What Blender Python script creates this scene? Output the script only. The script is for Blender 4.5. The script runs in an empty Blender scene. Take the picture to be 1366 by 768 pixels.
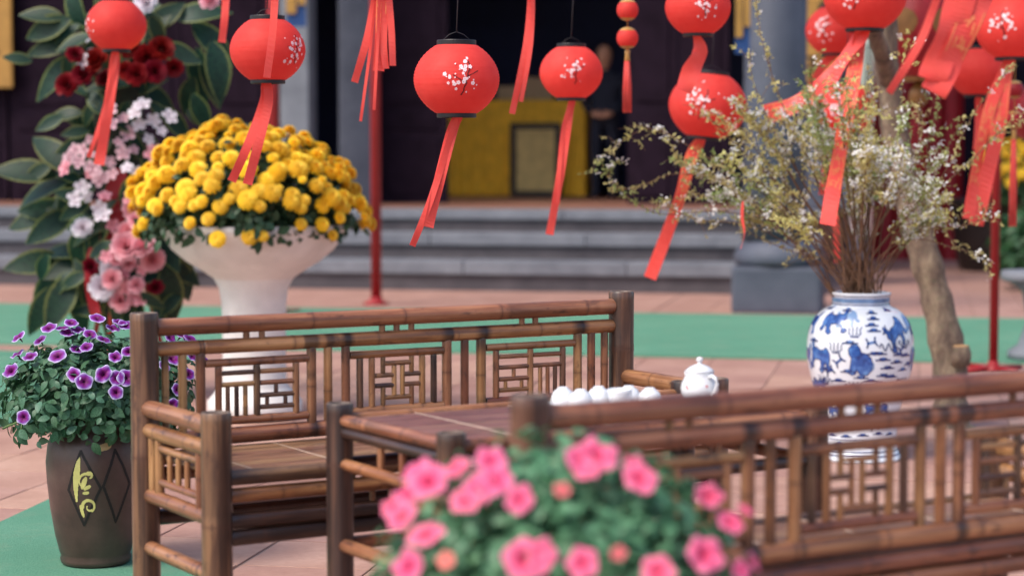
import bpy, bmesh, math, random
import numpy as np
from mathutils import Vector, Matrix, Euler

rnd = random.Random(7)
SC = bpy.context.scene
COL = SC.collection

# ------------------------------------------------------------------ camera, sky, sun, exposure
FPX, CAMH = 2793.0, 1.25
PITCH = math.atan(185 / FPX)
cam_d = bpy.data.cameras.new('camera'); cam = bpy.data.objects.new('camera', cam_d); COL.objects.link(cam)
cam.location = (0, 0, CAMH); cam.rotation_euler = (math.pi / 2 - PITCH, 0, 0)
cam_d.sensor_fit = 'HORIZONTAL'; cam_d.sensor_width = 36; cam_d.lens = FPX / 1366 * 36
cam_d.clip_end = 400; cam_d.clip_start = .1
cam_d.dof.use_dof = True; cam_d.dof.focus_distance = 6.15; cam_d.dof.aperture_fstop = 2.25
SC.camera = cam
SUN_AZ, SUN_EL = math.radians(-128), math.radians(52)
w = bpy.data.worlds.new('World'); SC.world = w; w.use_nodes = True
nt = w.node_tree; nt.nodes.clear()
sky = nt.nodes.new('ShaderNodeTexSky'); sky.sky_type = 'NISHITA'; sky.sun_disc = False
sky.sun_elevation = SUN_EL; sky.sun_rotation = SUN_AZ; sky.air_density = 1.0; sky.dust_density = 3.0; sky.ozone_density = 1.0
bg = nt.nodes.new('ShaderNodeBackground'); bg.inputs[1].default_value = .13
wo = nt.nodes.new('ShaderNodeOutputWorld')
nt.links.new(sky.outputs[0], bg.inputs[0]); nt.links.new(bg.outputs[0], wo.inputs[0])
sl = bpy.data.lights.new('sun', 'SUN'); sl.energy = 1.4; sl.angle = math.radians(24); sl.color = (1, .93, .84)
so = bpy.data.objects.new('sun', sl); COL.objects.link(so)
sd = Vector((math.sin(SUN_AZ) * math.cos(SUN_EL), math.cos(SUN_AZ) * math.cos(SUN_EL), math.sin(SUN_EL)))
so.rotation_euler = sd.to_track_quat('Z', 'Y').to_euler(); so.location = (-6, -6, 12)
SC.view_settings.view_transform = 'Standard'; SC.view_settings.look = 'None'
SC.view_settings.exposure = .93; SC.view_settings.gamma = 1; SC.view_settings.use_curve_mapping = False
SC.render.engine = 'CYCLES'

# ------------------------------------------------------------------ measuring helpers (pixel of the photograph -> point at a known height or distance)
_F = Vector((0, math.cos(PITCH), -math.sin(PITCH))); _U = Vector((0, math.sin(PITCH), math.cos(PITCH))); _C = Vector((0, 0, CAMH))
def ray(px, py): return Vector((1, 0, 0)) * ((px - 683) / FPX) + _U * ((384 - py) / FPX) + _F
def ground(px, py, z=0.0):
    d = ray(px, py); return _C + d * ((z - CAMH) / d.z)
def at(px, py, dist):
    d = ray(px, py); return _C + d * (dist / d.y)

# ------------------------------------------------------------------ object helpers
def tag(o, label=None, cat=None, group=None, kind=None):
    if label: o['label'] = label
    if cat: o['category'] = cat
    if group: o['group'] = group
    if kind: o['kind'] = kind
    return o
def thing(name, label, cat, loc=(0, 0, 0), rz=0.0, group=None):
    o = bpy.data.objects.new(name, None); o.empty_display_size = .05; COL.objects.link(o)
    o.location = loc; o.rotation_euler = (0, 0, rz)
    return tag(o, label, cat, group)
def mesh(name, V, Fc, mat=None, smooth=False, col=None):
    m = bpy.data.meshes.new(name); m.from_pydata([tuple(v) for v in V], [], Fc)
    if mat: m.materials.append(mat)
    if smooth: m.polygons.foreach_set('use_smooth', [True] * len(m.polygons))
    if col is not None:
        a = m.color_attributes.new('col', 'FLOAT_COLOR', 'POINT')
        a.data.foreach_set('color', np.array([(c[0], c[1], c[2], 1) for c in col], dtype=np.float32).ravel())
    m.update(); return m
def obj(name, me, parent=None, mat4=None, kind=None):
    o = bpy.data.objects.new(name, me); COL.objects.link(o)
    if parent: o.parent = parent
    if mat4 is not None: o.matrix_local = mat4
    if kind: o['kind'] = kind
    return o
def copy_tree(o, parent=None):
    c = o.copy(); COL.objects.link(c); c.parent = parent
    for ch in list(o.children):
        copy_tree(ch, c)
    return c
def T(x, y, z): return Matrix.Translation((x, y, z))
def basis(loc, zdir, roll=0.0, s=1.0):
    q = Vector(zdir).normalized().to_track_quat('Z', 'Y').to_matrix().to_4x4()
    return Matrix.Translation(loc) @ q @ Matrix.Rotation(roll, 4, 'Z') @ Matrix.Scale(s, 4)

def box_vf(x0, x1, y0, y1, z0, z1, bv=0.0):
    bm = bmesh.new(); bmesh.ops.create_cube(bm, size=1)
    for v in bm.verts:
        v.co = Vector(((x0 + x1) / 2 + v.co.x * (x1 - x0), (y0 + y1) / 2 + v.co.y * (y1 - y0), (z0 + z1) / 2 + v.co.z * (z1 - z0)))
    if bv > 0: bmesh.ops.bevel(bm, geom=bm.edges[:], offset=bv, segments=2, affect='EDGES', profile=.6)
    bm.verts.index_update()
    V = [v.co.copy() for v in bm.verts]; Fc = [[v.index for v in f.verts] for f in bm.faces]; bm.free(); return V, Fc
def box(name, parent, mat, x0, x1, y0, y1, z0, z1, bv=0.0, kind=None):
    return obj(name, mesh(name, *box_vf(x0, x1, y0, y1, z0, z1, bv), mat), parent, kind=kind)
def lathe_vf(prof, seg=32, mod=None):
    V, Fc = [], []
    n = len(prof)
    for (r, z) in prof:
        for k in range(seg):
            a = 2 * math.pi * k / seg; rr = r * (mod(a, z) if mod else 1)
            V.append(Vector((rr * math.cos(a), rr * math.sin(a), z)))
    for i in range(n - 1):
        for k in range(seg):
            Fc.append([i * seg + k, i * seg + (k + 1) % seg, (i + 1) * seg + (k + 1) % seg, (i + 1) * seg + k])
    return V, Fc
def lathe(name, parent, mat, prof, seg=32, loc=(0, 0, 0), smooth=True, mod=None, capb=True, capt=True):
    V, Fc = lathe_vf(prof, seg, mod); n = len(prof)
    if capb: Fc.append([k for k in range(seg)][::-1])
    if capt: Fc.append([(n - 1) * seg + k for k in range(seg)])
    me = mesh(name, V, Fc, mat, smooth)
    if smooth:
        for p in me.polygons:
            if len(p.vertices) > 4: p.use_smooth = False
    return obj(name, me, parent, T(*loc))
def tube_vf(pts, rad, seg=8, cap=True):
    pts = [Vector(p) for p in pts]; n = len(pts)
    if not hasattr(rad, '__len__'): rad = [rad] * n
    V, Fc = [], []
    up = Vector((.13, .31, .94))
    for i, p in enumerate(pts):
        t = (pts[min(i + 1, n - 1)] - pts[max(i - 1, 0)]).normalized()
        if abs(t.dot(up)) > .97: up = Vector((.9, .3, .1))
        a = t.cross(up).normalized(); b = t.cross(a).normalized()
        for k in range(seg):
            th = 2 * math.pi * k / seg
            V.append(p + (a * math.cos(th) + b * math.sin(th)) * rad[i])
    for i in range(n - 1):
        for k in range(seg):
            Fc.append([i * seg + k, (i + 1) * seg + k, (i + 1) * seg + (k + 1) % seg, i * seg + (k + 1) % seg])
    if cap: Fc += [[k for k in range(seg)], [(n - 1) * seg + k for k in range(seg)][::-1]]
    return V, Fc
def tube(name, parent, mat, pts, rad, seg=8, kind=None):
    return obj(name, mesh(name, *tube_vf(pts, rad, seg), mat, True), parent, kind=kind)
def merge(parts):
    V, Fc = [], []
    for (v, f) in parts:
        o = len(V); V += list(v); Fc += [[i + o for i in q] for q in f]
    return V, Fc
def scatter(name, base, mats, mat, parent=None, kind='stuff', smooth=False, col=None):
    """one mesh holding many small copies of a leaf or petal"""
    bv = np.array([tuple(v) for v in base[0]]); bf = base[1]; n = len(bv)
    M = np.array([np.array(m) for m in mats])
    P = np.einsum('kij,nj->kni', M[:, :3, :3], bv) + M[:, None, :3, 3]
    V = P.reshape(-1, 3)
    Fc = [[i + k * n for i in q] for k in range(len(mats)) for q in bf]
    me = bpy.data.meshes.new(name); me.from_pydata(V.tolist(), [], Fc); me.materials.append(mat)
    if smooth: me.polygons.foreach_set('use_smooth', [True] * len(me.polygons))
    if col is not None:
        c = np.tile(np.array([(q[0], q[1], q[2], 1) for q in col], dtype=np.float32), (len(mats), 1))
        me.color_attributes.new('col', 'FLOAT_COLOR', 'POINT').data.foreach_set('color', c.ravel())
    me.update(); return obj(name, me, parent, kind=kind)

# flat print: shapes in (s,t) metres of a surface, rasterised to small faces that follow the surface
def inside(shape, S, Tt):
    k = shape[0]
    if k == 'disc': return (S - shape[1]) ** 2 + (Tt - shape[2]) ** 2 < shape[3] ** 2
    if k == 'ell':
        _, cx, cy, a, b, rot = shape; c, s = math.cos(rot), math.sin(rot)
        u = (S - cx) * c + (Tt - cy) * s; v = -(S - cx) * s + (Tt - cy) * c
        return (u / a) ** 2 + (v / b) ** 2 < 1
    if k == 'line':
        pts, wd = shape[1], shape[2]; m = np.zeros(S.shape, bool)
        for i in range(len(pts) - 1):
            (x0, y0), (x1, y1) = pts[i], pts[i + 1]; dx, dy = x1 - x0, y1 - y0; L = dx * dx + dy * dy + 1e-12
            t = np.clip(((S - x0) * dx + (Tt - y0) * dy) / L, 0, 1)
            m |= (S - x0 - t * dx) ** 2 + (Tt - y0 - t * dy) ** 2 < (wd / 2) ** 2
        return m
    pts = shape[1]; m = np.zeros(S.shape, bool); n = len(pts)
    for i in range(n):
        (x0, y0), (x1, y1) = pts[i], pts[(i + 1) % n]
        if abs(y1 - y0) < 1e-9: continue
        m ^= ((y0 > Tt) != (y1 > Tt)) & (S < (x1 - x0) * (Tt - y0) / (y1 - y0) + x0)
    return m
def bounds(shape):
    k = shape[0]
    if k == 'disc': return shape[1] - shape[3], shape[1] + shape[3], shape[2] - shape[3], shape[2] + shape[3]
    if k == 'ell': r = max(shape[3], shape[4]); return shape[1] - r, shape[1] + r, shape[2] - r, shape[2] + r
    g = shape[2] if k == 'line' else 0
    xs = [p[0] for p in shape[1]]; ys = [p[1] for p in shape[1]]; return min(xs) - g, max(xs) + g, min(ys) - g, max(ys) + g
def printed(name, parent, mat, shapes, surf, cell=.002, kind='stuff'):
    cells = set()
    for sh in shapes:
        a, b, c, d = bounds(sh)
        i = np.arange(math.floor(a / cell), math.ceil(b / cell) + 1); j = np.arange(math.floor(c / cell), math.ceil(d / cell) + 1)
        I, J = np.meshgrid(i, j); m = inside(sh, (I + .5) * cell, (J + .5) * cell)
        cells |= set(zip(I[m].tolist(), J[m].tolist()))
    idx, V, Fc = {}, [], []
    def vid(i, j):
        if (i, j) not in idx: idx[(i, j)] = len(V); V.append(surf(i * cell, j * cell))
        return idx[(i, j)]
    for (i, j) in cells: Fc.append([vid(i, j), vid(i + 1, j), vid(i + 1, j + 1), vid(i, j + 1)])
    return obj(name, mesh(name, V, Fc, mat, True), parent, kind=kind)

# ------------------------------------------------------------------ materials
def lin(c): return tuple((x / 12.92 if x <= .04045 else ((x + .055) / 1.055) ** 2.4) for x in [v / 255 for v in c])
class NT:
    def __init__(s, name):
        s.m = bpy.data.materials.new(name); s.m.use_nodes = True; s.t = s.m.node_tree; s.b = s.t.nodes['Principled BSDF']
    def n(s, t, **k):
        x = s.t.nodes.new(t)
        for a, v in k.items(): setattr(x, a, v)
        return x
    def l(s, a, b): s.t.links.new(a, b)
    def coord(s, scale=(1, 1, 1), rand=True, kind='Object'):
        tc = s.n('ShaderNodeTexCoord'); mp = s.n('ShaderNodeMapping'); mp.inputs['Scale'].default_value = scale
        if rand:
            oi = s.n('ShaderNodeObjectInfo'); mu = s.n('ShaderNodeMath', operation='MULTIPLY'); mu.inputs[1].default_value = 37
            ad = s.n('ShaderNodeVectorMath', operation='ADD'); s.l(oi.outputs['Random'], mu.inputs[0])
            s.l(tc.outputs[kind], ad.inputs[0]); s.l(mu.outputs[0], ad.inputs[1]); s.l(ad.outputs[0], mp.inputs[0])
        else: s.l(tc.outputs[kind], mp.inputs[0])
        return mp.outputs[0]
    def noise(s, vec, scale, detail=4, rough=.55):
        x = s.n('ShaderNodeTexNoise'); x.inputs['Scale'].default_value = scale; x.inputs['Detail'].default_value = detail; x.inputs['Roughness'].default_value = rough
        s.l(vec, x.inputs['Vector']); return x.outputs['Fac']
    def ramp(s, fac, stops):
        r = s.n('ShaderNodeValToRGB'); e = r.color_ramp.elements
        while len(e) < len(stops): e.new(.5)
        for q, (p, c) in zip(e, stops): q.position = p; q.color = (*c, 1)
        s.l(fac, r.inputs[0]); return r.outputs[0]
    def mix(s, fac, a, b, mode='MIX'):
        x = s.n('ShaderNodeMix', data_type='RGBA', blend_type=mode)
        for sock, v in ((x.inputs[0], fac), (x.inputs[6], a), (x.inputs[7], b)):
            if isinstance(v, (int, float)): sock.default_value = v
            elif isinstance(v, tuple): sock.default_value = (*v, 1)
            else: s.l(v, sock)
        return x.outputs[2]
    def bump(s, h, strength=.3, dist=.002):
        x = s.n('ShaderNodeBump'); x.inputs['Strength'].default_value = strength; x.inputs['Distance'].default_value = dist
        s.l(h, x.inputs['Height']); s.l(x.outputs[0], s.b.inputs['Normal'])
    def base(s, v):
        if isinstance(v, tuple): s.b.inputs['Base Color'].default_value = (*v, 1)
        else: s.l(v, s.b.inputs['Base Color'])
    def set(s, **k):
        for a, v in k.items(): s.b.inputs[a.replace('_', ' ')].default_value = v
    def randval(s, lo, hi):
        oi = s.n('ShaderNodeObjectInfo'); mr = s.n('ShaderNodeMapRange'); mr.inputs[3].default_value = lo; mr.inputs[4].default_value = hi
        s.l(oi.outputs['Random'], mr.inputs[0]); return mr.outputs[0]
    def hsv(s, c, val=None, sat=None, hue=None):
        h = s.n('ShaderNodeHueSaturation'); s.l(c, h.inputs['Color'])
        if val is not None: s.l(val, h.inputs['Value'])
        if hue is not None: s.l(hue, h.inputs['Hue'])
        if sat is not None: h.inputs['Saturation'].default_value = sat
        return h.outputs[0]
    def attr(s, name='col'):
        a = s.n('ShaderNodeAttribute'); a.attribute_name = name; return a
MAT = {}
def simple(name, rgb, rough=.6, var=.12, scale=6, bump=0, metallic=0, spec=.4, trans=0):
    k = NT(name); v = k.coord((1, 1, 1)); f = k.noise(v, scale, 5)
    c = lin(rgb); lo = tuple(x * (1 - var) for x in c); hi = tuple(min(1, x * (1 + var)) for x in c)
    k.base(k.ramp(f, [(.3, lo), (.7, hi)])); k.set(Roughness=rough, Metallic=metallic, Specular_IOR_Level=spec)
    if trans: k.set(Transmission_Weight=trans)
    if bump: k.bump(k.noise(v, scale * 8, 4), bump)
    MAT[name] = k.m; return k.m

def bamboo(name, dark, mid, light, val=(.75, 1.2)):
    k = NT(name)
    f1 = k.noise(k.coord((14, 14, 3.2)), 1.0, 5, .6)
    f2 = k.noise(k.coord((150, 150, 3)), 1.0, 3, .6)
    f3 = k.noise(k.coord((26, 26, 11)), 1.0, 4, .7)
    c = k.ramp(f1, [(.30, lin(dark)), (.48, lin(mid)), (.70, lin(light))])
    c = k.mix(k.ramp(f2, [(.35, (.0, .0, .0)), (.7, (.55, .55, .55))]), c, lin(dark))
    f4 = k.noise(k.coord((46, 46, 2.2)), 1.0, 3, .6)
    c = k.mix(k.ramp(f4, [(.52, (0, 0, 0)), (.66, (.7, .7, .7))]), c, lin(light))
    c = k.mix(k.ramp(f4, [(.34, (.75, .75, .75)), (.46, (0, 0, 0))]), c, lin(dark))
    c = k.mix(k.ramp(f3, [(.56, (0, 0, 0)), (.70, (.85, .85, .85))]), c, lin((58, 38, 33)))
    at_ = k.attr(); sp = k.n('ShaderNodeSeparateColor'); k.l(at_.outputs['Color'], sp.inputs[0])
    c = k.mix(sp.outputs[0], c, lin((70, 42, 32)))
    c = k.mix(sp.outputs[1], c, lin((27, 19, 21)))
    c = k.hsv(c, val=k.randval(*val), hue=k.randval(.485, .508))
    c = k.mix(sp.outputs[2], c, lin((112, 98, 86)))
    k.base(c); k.set(Roughness=.36, Specular_IOR_Level=.5, Coat_Weight=.2, Coat_Roughness=.25)
    k.bump(f2, .25, .0012)
    MAT[name] = k.m; return k.m
bamboo('bamboo_rail', (98, 60, 40), (152, 97, 62), (188, 134, 92), (.8, 1.15))
bamboo('bamboo_post', (50, 35, 30), (92, 62, 46), (138, 100, 72), (.8, 1.12))
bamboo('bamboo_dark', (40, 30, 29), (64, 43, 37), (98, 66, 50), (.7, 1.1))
bamboo('bamboo_tan', (116, 75, 48), (156, 108, 70), (186, 140, 96), (.82, 1.12))
bamboo('bamboo_slat', (104, 74, 54), (144, 106, 80), (172, 132, 102), (.85, 1.12))
bamboo('bamboo_table', (98, 66, 60), (136, 96, 84), (164, 122, 106), (.85, 1.15))
simple('binding', (214, 190, 172), .6)

# ------------------------------------------------------------------ bamboo bar: tapered culm with swollen joints, scorch marks and cut ends
def bar(parent, name, p0, p1, r, mat='bamboo_rail', step=.2, scorch=0.0, seg=12, open_top=False, bend=0.0, marks=()):
    p0, p1 = Vector(p0), Vector(p1); L = (p1 - p0).length
    nodes = []; z = rnd.uniform(.25, .8) * step
    while z < L - .02: nodes.append(z); z += step * rnd.uniform(.8, 1.2)
    rings = [(0, 1 - .06, (0, scorch * .9, 0)), (.004, 1, (0, scorch * .9, 0))]
    for e in (.022, .05): rings.append((e, 1, (0, scorch * (.7 if e < .03 else 0), 0)))
    for q in nodes:
        if .06 < q < L - .06:
            rings += [(q - .010, 1, (0, 0, 0)), (q - .003, 1.03, (.25, 0, 0)), (q + .001, 1.012, (.6, 0, 0)), (q + .005, 1.025, (.15, 0, 0)), (q + .014, 1.0, (0, 0, 0))]
            if rnd.random() < .5: rings.append((q + .03, 1.0, (0, .75 * rnd.random(), 0)))
    for e in (.05, .022): rings.append((L - e, 1, (0, scorch * (.7 if e < .03 else 0), 0)))
    for q in marks:
        h_ = rnd.uniform(.010, .02); rings += [(q - h_ - .012, 1, (0, 0, 0)), (q - h_ * .5, 1, (0, rnd.uniform(.7, 1), 0)), (q + h_ * .5, 1, (0, rnd.uniform(.7, 1), 0)), (q + h_ + .012, 1, (0, 0, 0))]
    rings += [(L - .004, 1, (0, scorch * .9, 0)), (L, .94, (0, scorch * .5, .3))]
    rings = sorted([q for q in rings if 0 <= q[0] <= L], key=lambda q: q[0])
    V, Fc, cl = [], [], []
    wob = (rnd.uniform(-1, 1), rnd.uniform(-1, 1)); tp = rnd.uniform(-.04, .04); ecc = rnd.uniform(-.03, .03)
    for (z, k, c) in rings:
        s = math.sin(math.pi * z / L) * bend
        for a in range(seg):
            t = 2 * math.pi * a / seg; rr = r * k * (1 + tp * (z / L - .5) + ecc * math.cos(2 * t))
            V.append((rr * math.cos(t) + wob[0] * s, rr * math.sin(t) + wob[1] * s, z)); cl.append(c)
    n = len(rings)
    for i in range(n - 1):
        for a in range(seg): Fc.append([i * seg + a, i * seg + (a + 1) % seg, (i + 1) * seg + (a + 1) % seg, (i + 1) * seg + a])
    def cap(z, rr, flip, depth):
        o = len(V)
        for (q, zz) in ((rr, z), (rr * .84, z), (rr * .80, z - depth)):
            for a in range(seg):
                t = 2 * math.pi * a / seg; V.append((q * math.cos(t), q * math.sin(t), zz)); cl.append((0, .1, 1 if q > rr * .82 else .45))
        for i in range(2):
            for a in range(seg):
                f = [o + i * seg + a, o + i * seg + (a + 1) % seg, o + (i + 1) * seg + (a + 1) % seg, o + (i + 1) * seg + a]; Fc.append(f[::-1] if flip else f)
        f = [o + 2 * seg + a for a in range(seg)]; Fc.append(f[::-1] if flip else f)
    cap(L, r * .94, False, .004 if open_top else .001); cap(0, r * .94, True, -.001)
    me = mesh(name, V, Fc, MAT[mat], True, cl)
    for p in me.polygons:
        if p.index >= (n - 1) * seg: p.use_smooth = False
    d = (p1 - p0).normalized()
    M = Matrix.Translation(p0) @ d.to_track_quat('Z', 'Y').to_matrix().to_4x4() @ Matrix.Rotation(rnd.uniform(0, 6.28), 4, 'Z')
    return obj(name, me, parent, M)

def slat(parent, name, x0, x1, y, wd, z, mat):
    prof = [(-.5, -.4), (-.5, -.05), (-.42, .0), (-.15, .06), (.15, .06), (.42, 0), (.5, -.05), (.5, -.4)]
    V, Fc, cl = [], [], []; xs = np.linspace(x0, x1, 9); n = len(prof)
    for x in xs:
        dz = rnd.uniform(-.0006, .0006)
        for (a, b) in prof: V.append((x, y + a * wd, z + b * .02 + dz)); cl.append((rnd.choice([0, 0, 0, .3]), 0, 0))
    for i in range(len(xs) - 1):
        for k in range(n): Fc.append([i * n + k, (i + 1) * n + k, (i + 1) * n + (k + 1) % n, i * n + (k + 1) % n])
    Fc += [[k for k in range(n)], [(len(xs) - 1) * n + k for k in range(n)][::-1]]
    # local Z along the strip so that the grain runs lengthwise
    R = Matrix(((0, 0, 1, 0), (0, 1, 0, 0), (-1, 0, 0, 0), (0, 0, 0, 1))); Ri = R.inverted()
    return obj(name, mesh(name, [Ri @ Vector(v) for v in V], Fc, MAT[mat], False, cl), parent, R)

# ------------------------------------------------------------------ setting: ground, tiles, green carpets
SITE = math.radians(-11)                     # the temple front and its paving are turned 11 degrees against the view
AX = Vector((math.cos(SITE), math.sin(SITE), 0)); BX = Vector((-math.sin(SITE), math.cos(SITE), 0)); S0 = Vector((0, 18.28, 0))
def site(s, t, z=0): return S0 + AX * s + BX * t + Vector((0, 0, z))
def site_s(px, t):                           # where a sight line crosses the line t = const of the site grid
    k = (px - 683) / FPX; b = S0 + BX * t
    return (k * b.y - b.x) / (AX.x - k * AX.y)

k = NT('mortar'); v = k.coord((1, 1, 1), False); k.base(k.ramp(k.noise(v, 9, 5), [(.3, lin((128, 104, 96))), (.7, lin((150, 124, 114)))])); k.set(Roughness=.9); MAT['mortar'] = k.m
g = obj('ground', mesh('ground', [(-60, -20, 0), (60, -20, 0), (60, 90, 0), (-60, 90, 0)], [[0, 1, 2, 3]], MAT['mortar'])); tag(g, kind='structure')
k = NT('terracotta_tile'); v = k.coord((1, 1, 1)); n1 = k.noise(v, 3.5, 6, .65); n2 = k.noise(v, 40, 4, .7)
c = k.ramp(n1, [(.25, lin((158, 118, 104))), (.5, lin((178, 138, 122))), (.78, lin((194, 156, 140)))])
c = k.mix(k.ramp(n2, [(.35, (.25, .25, .25)), (.6, (0, 0, 0))]), c, lin((150, 112, 98)))
k.base(k.hsv(c, val=k.randval(.84, 1.1), hue=k.randval(.492, .506))); k.set(Roughness=.62, Specular_IOR_Level=.35); k.bump(n2, .15, .002); MAT['tile'] = k.m
TS = .4
tile_me = mesh('paving_tile', *box_vf(-TS / 2 + .003, TS / 2 - .003, -TS / 2 + .003, TS / 2 - .003, -.01, .006, .0025), MAT['tile'])
J0 = Vector((-.795, 6.37, 0))               # one joint crossing seen between the benches
near, far = [], []
for i in range(-40, 40):
    for j in range(-20, 54):
        P = J0 + AX * ((i + .5) * TS + (.008 if i >= 0 else 0)) + BX * ((j + .5) * TS + .25)
        if P.y < 2.2 or P.y > 27 or abs(P.x) > P.y * .42 + 2: continue
        (near if P.y < 12.2 and abs(P.x) < P.y * .245 + .28 and P.y > 5.2 else far).append(P)
near.sort(key=lambda p: p.y)
for P in near[300:]: far.append(P)
for P in near[:300]:
    o = obj('paving_tile', tile_me, g, Matrix.Translation(P + Vector((0, 0, rnd.uniform(-.0012, .0012)))) @ Matrix.Rotation(SITE, 4, 'Z'))
scatter('paving_tile_field', box_vf(-TS / 2 + .003, TS / 2 - .003, -TS / 2 + .003, TS / 2 - .003, -.01, .006),
        [Matrix.Translation(P) @ Matrix.Rotation(SITE, 4, 'Z') for P in far], MAT['tile'], g)

k = NT('green_carpet'); v = k.coord((1, 1, 1), False); n1 = k.noise(v, 1.3, 4); n2 = k.noise(v, 160, 3, .8)
c = k.mix(k.ramp(n2, [(.35, (0, 0, 0)), (.65, (.6, .6, .6))]), k.ramp(n1, [(.3, lin((94, 142, 118))), (.7, lin((108, 156, 131)))]), lin((66, 116, 92)))
n3 = k.noise(v, 5, 6, .7); c = k.mix(k.ramp(n3, [(.5, (0, 0, 0)), (.75, (.4, .4, .4))]), c, lin((140, 150, 128)))
k.base(c); k.set(Roughness=.95, Specular_IOR_Level=.1); k.bump(n2, .8, .004); MAT['carpet'] = k.m
def carpet(pts, label):
    P = [Vector(p) for p in pts]; n = len(P)
    V = [(p.x, p.y, .0065) for p in P] + [(p.x, p.y, .017) for p in P]
    Fc = [[n + i for i in range(n)]] + [[i, (i + 1) % n, n + (i + 1) % n, n + i] for i in range(n)]
    o = obj('green_carpet', mesh('green_carpet', V, Fc, MAT['carpet'])); return tag(o, label, 'carpet', 'green carpet runners')
a0 = site(-9, -2.25); a1 = site(9, -2.25); a2 = site(9, -5.52); a3 = site(-9, -5.52)
carpet([a3, a2, a1, a0], 'long green carpet strip lying across the paving in front of the grey steps')
l0, l1 = ground(0, 572), ground(280, 474); e = (l0 - l1).normalized()
carpet([l1 + e * 6.5, l1 + e * .12, l1 - AX * 6, l1 + e * 6.5 - AX * 6], 'green carpet beside the purple petunia pot running back to the flower stand')
carpet([(-1.70, 6.89, 0), (-1.0, 6.22, 0), (-.6, 5.3, 0), (-.6, 4.2, 0), (-4, 4.2, 0), (-4, 6.2, 0), (-2.4, 6.2, 0)][0:0] or
       [ground(290, 792), ground(222, 746), ground(150, 700), ground(95, 657), ground(0, 702), ground(-250, 830), Vector((-2.4, 4.4, 0)), Vector((-.7, 4.4, 0))],
       'green carpet under the tall brown pot of purple petunias')

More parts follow.
